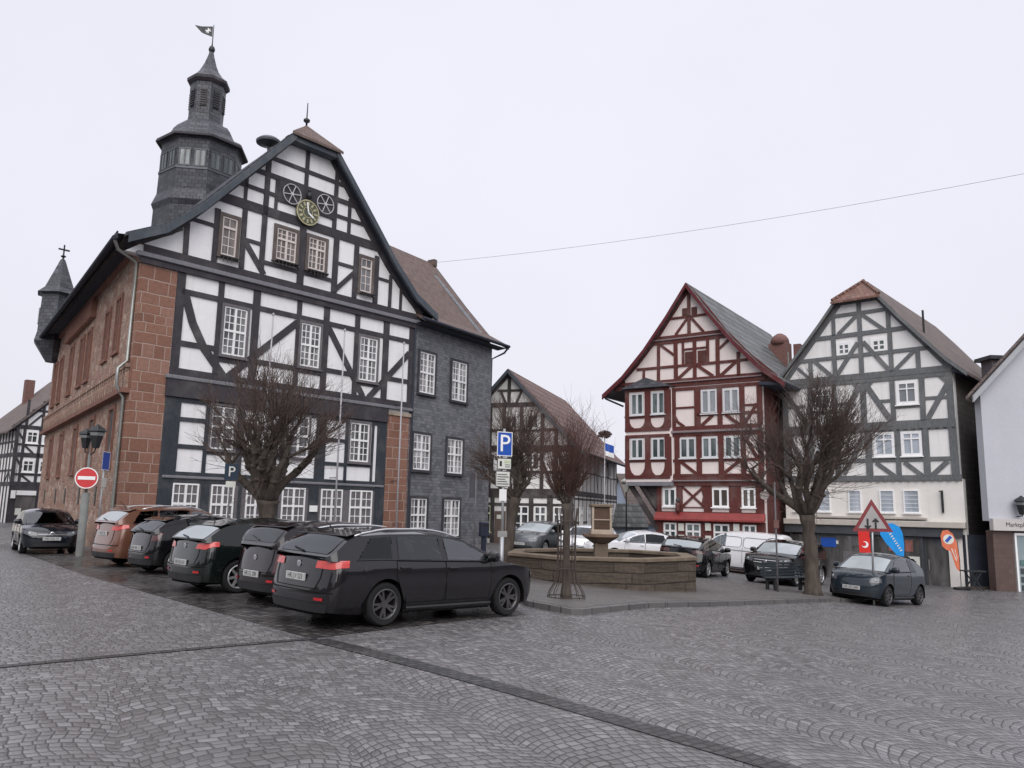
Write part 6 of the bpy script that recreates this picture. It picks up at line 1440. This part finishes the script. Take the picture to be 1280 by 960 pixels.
# beach flags
def bflag(label,x,y,m,shape,base,rz,mark,foot=0):
    z=g(x,y); r=empty('beach_flag',(x,y,z),rz,label,'advertising flag','beach flags before the shopfront')
    pts=shape; n=len(pts); mb=MB(); 
    mb.poly([(a,b+base) for a,b in pts],-.008,.008); mb.build('flag',MT[m],r,uv=False)
    px=[max(p[0] for p in pts)]
    MB().tube([(px[0]+.01,0,.1),(px[0]+.015,0,base+.5),(px[0]-.03,0,base+max(p[1] for p in pts)*.75)],.014,6).build('pole',MT['black_paint'],r,uv=False)
    MB().lathe([(.3,0),(.3,.08),(.05,.12)],12,(px[0]+.01,0,0)).build('base',MT['black_paint'],r,uv=False)
    mark(r,base)
def teardrop(w,h,k=.5):
    p=[]
    for i in range(11): t=i/10*math.pi; p.append((w/2*(1+math.cos(t))-w, h-w*.5+ w*.5*math.sin(t)))
    return [(0,0)]+[(a,b) for a,b in p][:] 
def red_mark(r,b):
    MB().lathe([(.13,-.014),(.13,-.010)],20,(-.2,0,b+.32),axis='y').build('round_emblem',MT['white_paint'],r,uv=False); MB().lathe([(.09,-.018),(.09,-.0145)],16,(-.245,0,b+.34),axis='y').build('emblem_cut',MT['red_fabric'],r,uv=False)
def blue_mark(r,b):
    m_=MB()
    for i in range(9): x=-.52+i*.052; z=b+.95-i*.092; m_.bar((x-.03,z),(x+.05,z+.05),.04,-.0125-.0004*i,-.0095)
    m_.build('white_script',MT['pale_sign'],r,uv=False)
def orange_mark(r,b):
    MB().lathe([(.2,-.014),(.2,-.010)],20,(-.35,0,b+1.28),axis='y').build('round_emblem',MT['pale_sign'],r,uv=False); MB().bar((-.45,b+1.18),(-.25,b+1.4),.12,-.018,-.0145).build('emblem_bird',MT['blue_sign'],r,uv=False)
    MB().bar((-.26,b+.92),(-.1,b+.42),.03,-.014,-.010).bar((-.14,b+.9),(-.07,b+.5),.02,-.0145,-.0105).build('white_lines',MT['pale_sign'],r,uv=False)
bflag('upright red beach flag with white crescent emblem behind the small car',14.66,33,'red_fabric',[(0,0),(0,1.05),(-.06,1.18),(-.16,1.24),(-.32,1.2),(-.40,1.05),(-.44,.8),(-.42,0)],1.36,-20,red_mark)
bflag('leaning bright blue teardrop flag with white lettering',16.0,33,'blue_fabric',[(0,0),(.03,.5),(.0,.9),(-.10,1.17),(-.36,1.32),(-.66,1.27),(-.84,1.06),(-.84,.84),(-.62,.48),(-.25,.04)],1.27,-20,blue_mark)
bflag('orange teardrop flag with white round emblem beside the shop door',18.42,33.35,'orange_fabric',[(0,0),(.0,.6),(-.05,1.15),(-.18,1.5),(-.36,1.66),(-.56,1.62),(-.64,1.4),(-.6,1.0),(-.45,.85),(-.3,.8),(-.12,.1)],.72,-15,orange_mark)
# small table and chairs stack by the shop corner
r=empty('folding_stand',(18.75,33.0,g(18.75,33)),0,'low dark folding stand at the shop corner','stand'); MB().bar((-.3,0),(.25,.75),.04,-.2,-.16).bar((.3,0),(-.25,.75),.04,-.2,-.16).bar((-.3,0),(.25,.75),.04,.16,.2).bar((.3,0),(-.25,.75),.04,.16,.2).build('leg_frame',MT['iron'],r,uv=False); MB().box(-.4,.4,-.25,.25,.75,.80).build('top',MT['iron'],r,uv=False)
# overhead cable
c=MB(); A,B=Vector((-4.8,45.35,16.0)),Vector((26.5,27.0,15.9)); N=40
c.tube([A.lerp(B,i/N)+Vector((0,0,-1.1*4*(i/N)*(1-i/N)*.5)) for i in range(N+1)],.009,5); tag(c.build('overhead_cable',MT['cable'],None,uv=False),'thin grey cable sagging across the sky above the square','cable')

# unseen dark ring added behind the viewpoint to darken reflections and low sky fill
hm=MB(); hr=random.Random(9); N=90; rows_=[]
for i in range(N+1):
    a=R(158+ (382-158)*i/N); e=min(1,min(i,N-i)/14); h_=e*(19+7*math.sin(i*.31)+4*math.sin(i*.83+1)+hr.uniform(-1,1)); rows_.append([(math.cos(a)*rd,math.sin(a)*rd,z) for rd,z in ((70,-2),(76,h_*.55),(86,h_*.85),(105,h_),(150,h_*.6),(190,-3))])
hm.v=[p for r0 in rows_ for p in r0]; hm.f=[(i*6+j,(i+1)*6+j,(i+1)*6+j+1,i*6+j+1) for i in range(N) for j in range(5)]; hm.m=[0]*len(hm.f)
tag(hm.build('reflection_blocker',mat('blocker_dark',(.06,.055,.05),.95,.4,.3),None,smooth=True,uv=False),kind='structure')

# ---------------------------------------------------------------- light, sky, camera
w=bpy.data.worlds.new('World'); scene.world=w; w.use_nodes=True; nt=w.node_tree; bg=nt.nodes['Background']
sky=nt.nodes.new('ShaderNodeTexSky'); sky.sky_type='NISHITA'; sky.sun_disc=False; sky.sun_elevation=R(38); sky.sun_rotation=R(178); sky.air_density=1.5; sky.dust_density=4
hs=nt.nodes.new('ShaderNodeHueSaturation'); hs.inputs['Saturation'].default_value=.25; nt.links.new(sky.outputs[0],hs.inputs['Color'])
tc=nt.nodes.new('ShaderNodeTexCoord'); sp=nt.nodes.new('ShaderNodeSeparateXYZ'); nt.links.new(tc.outputs['Generated'],sp.inputs[0])
rp=nt.nodes.new('ShaderNodeValToRGB'); nt.links.new(sp.outputs[2],rp.inputs[0]); el=rp.color_ramp.elements
K=1.0
el[0].position=0; el[0].color=(.80,.79,.87,1); el[1].position=1; el[1].color=(1,1,1.06,1)
e=el.new(.30); e.color=(.80,.805,.90,1); e=el.new(.62); e.color=(.82,.825,.92,1)
nz=nt.nodes.new('ShaderNodeTexNoise'); nz.inputs['Scale'].default_value=1.6; nz.inputs['Detail'].default_value=5; nt.links.new(tc.outputs['Generated'],nz.inputs['Vector'])
mr=nt.nodes.new('ShaderNodeMapRange'); nt.links.new(nz.outputs[0],mr.inputs[0])
for i,v in enumerate((.3,.7,.94,1.035)): mr.inputs[i+1].default_value=v
zb=nt.nodes.new('ShaderNodeMapRange'); nt.links.new(sp.outputs[2],zb.inputs[0]); zb.interpolation_type='SMOOTHSTEP'
for i,v in enumerate((.62,1.0,7.85,14.0)): zb.inputs[i+1].default_value=v
mm=nt.nodes.new('ShaderNodeMath'); mm.operation='MULTIPLY'; nt.links.new(mr.outputs[0],mm.inputs[0]); nt.links.new(zb.outputs[0],mm.inputs[1])
vs=nt.nodes.new('ShaderNodeVectorMath'); vs.operation='SCALE'; nt.links.new(rp.outputs[0],vs.inputs[0]); nt.links.new(mm.outputs[0],vs.inputs['Scale'])
mx=nt.nodes.new('ShaderNodeMix'); mx.data_type='RGBA'; mx.inputs[0].default_value=.90; nt.links.new(hs.outputs[0],mx.inputs[6]); nt.links.new(vs.outputs[0],mx.inputs[7]); nt.links.new(mx.outputs[2],bg.inputs['Color'])
bg.inputs['Strength'].default_value=.10
sl=bpy.data.lights.new('Sun','SUN'); sl.energy=1.5; sl.angle=R(60); sl.color=(1,.965,.94); so=bpy.data.objects.new('Sun',sl); col.objects.link(so)
az=R(178); elv=R(38); d=Vector((math.sin(az)*math.cos(elv),math.cos(az)*math.cos(elv),math.sin(elv))); so.rotation_euler=d.to_track_quat('Z','Y').to_euler()
cd=bpy.data.cameras.new('Camera'); cd.sensor_fit='HORIZONTAL'; cd.sensor_width=36; cd.lens=36*1000/1280; cd.clip_end=3000; cd.clip_start=.05
co=bpy.data.objects.new('Camera',cd); col.objects.link(co); co.location=(0,0,1.72)
th_=math.atan(158/1000); fw=Vector((0,math.cos(th_),math.sin(th_))); up=Vector((0,-math.sin(th_),math.cos(th_))); rt=Vector((1,0,0)); c_,s_=math.cos(R(1.2)),math.sin(R(1.2))
r2=rt*c_+up*s_; u2=-rt*s_+up*c_
co.rotation_euler=Matrix((r2,u2,-fw)).transposed().to_euler(); scene.camera=co
vw=scene.view_settings; vw.view_transform='Standard'; vw.look='None'; vw.gamma=1; vw.exposure=.48; vw.use_curve_mapping=False
scene.cycles.max_bounces=6; scene.cycles.use_denoising=True

scene.cycles.transparent_max_bounces=16
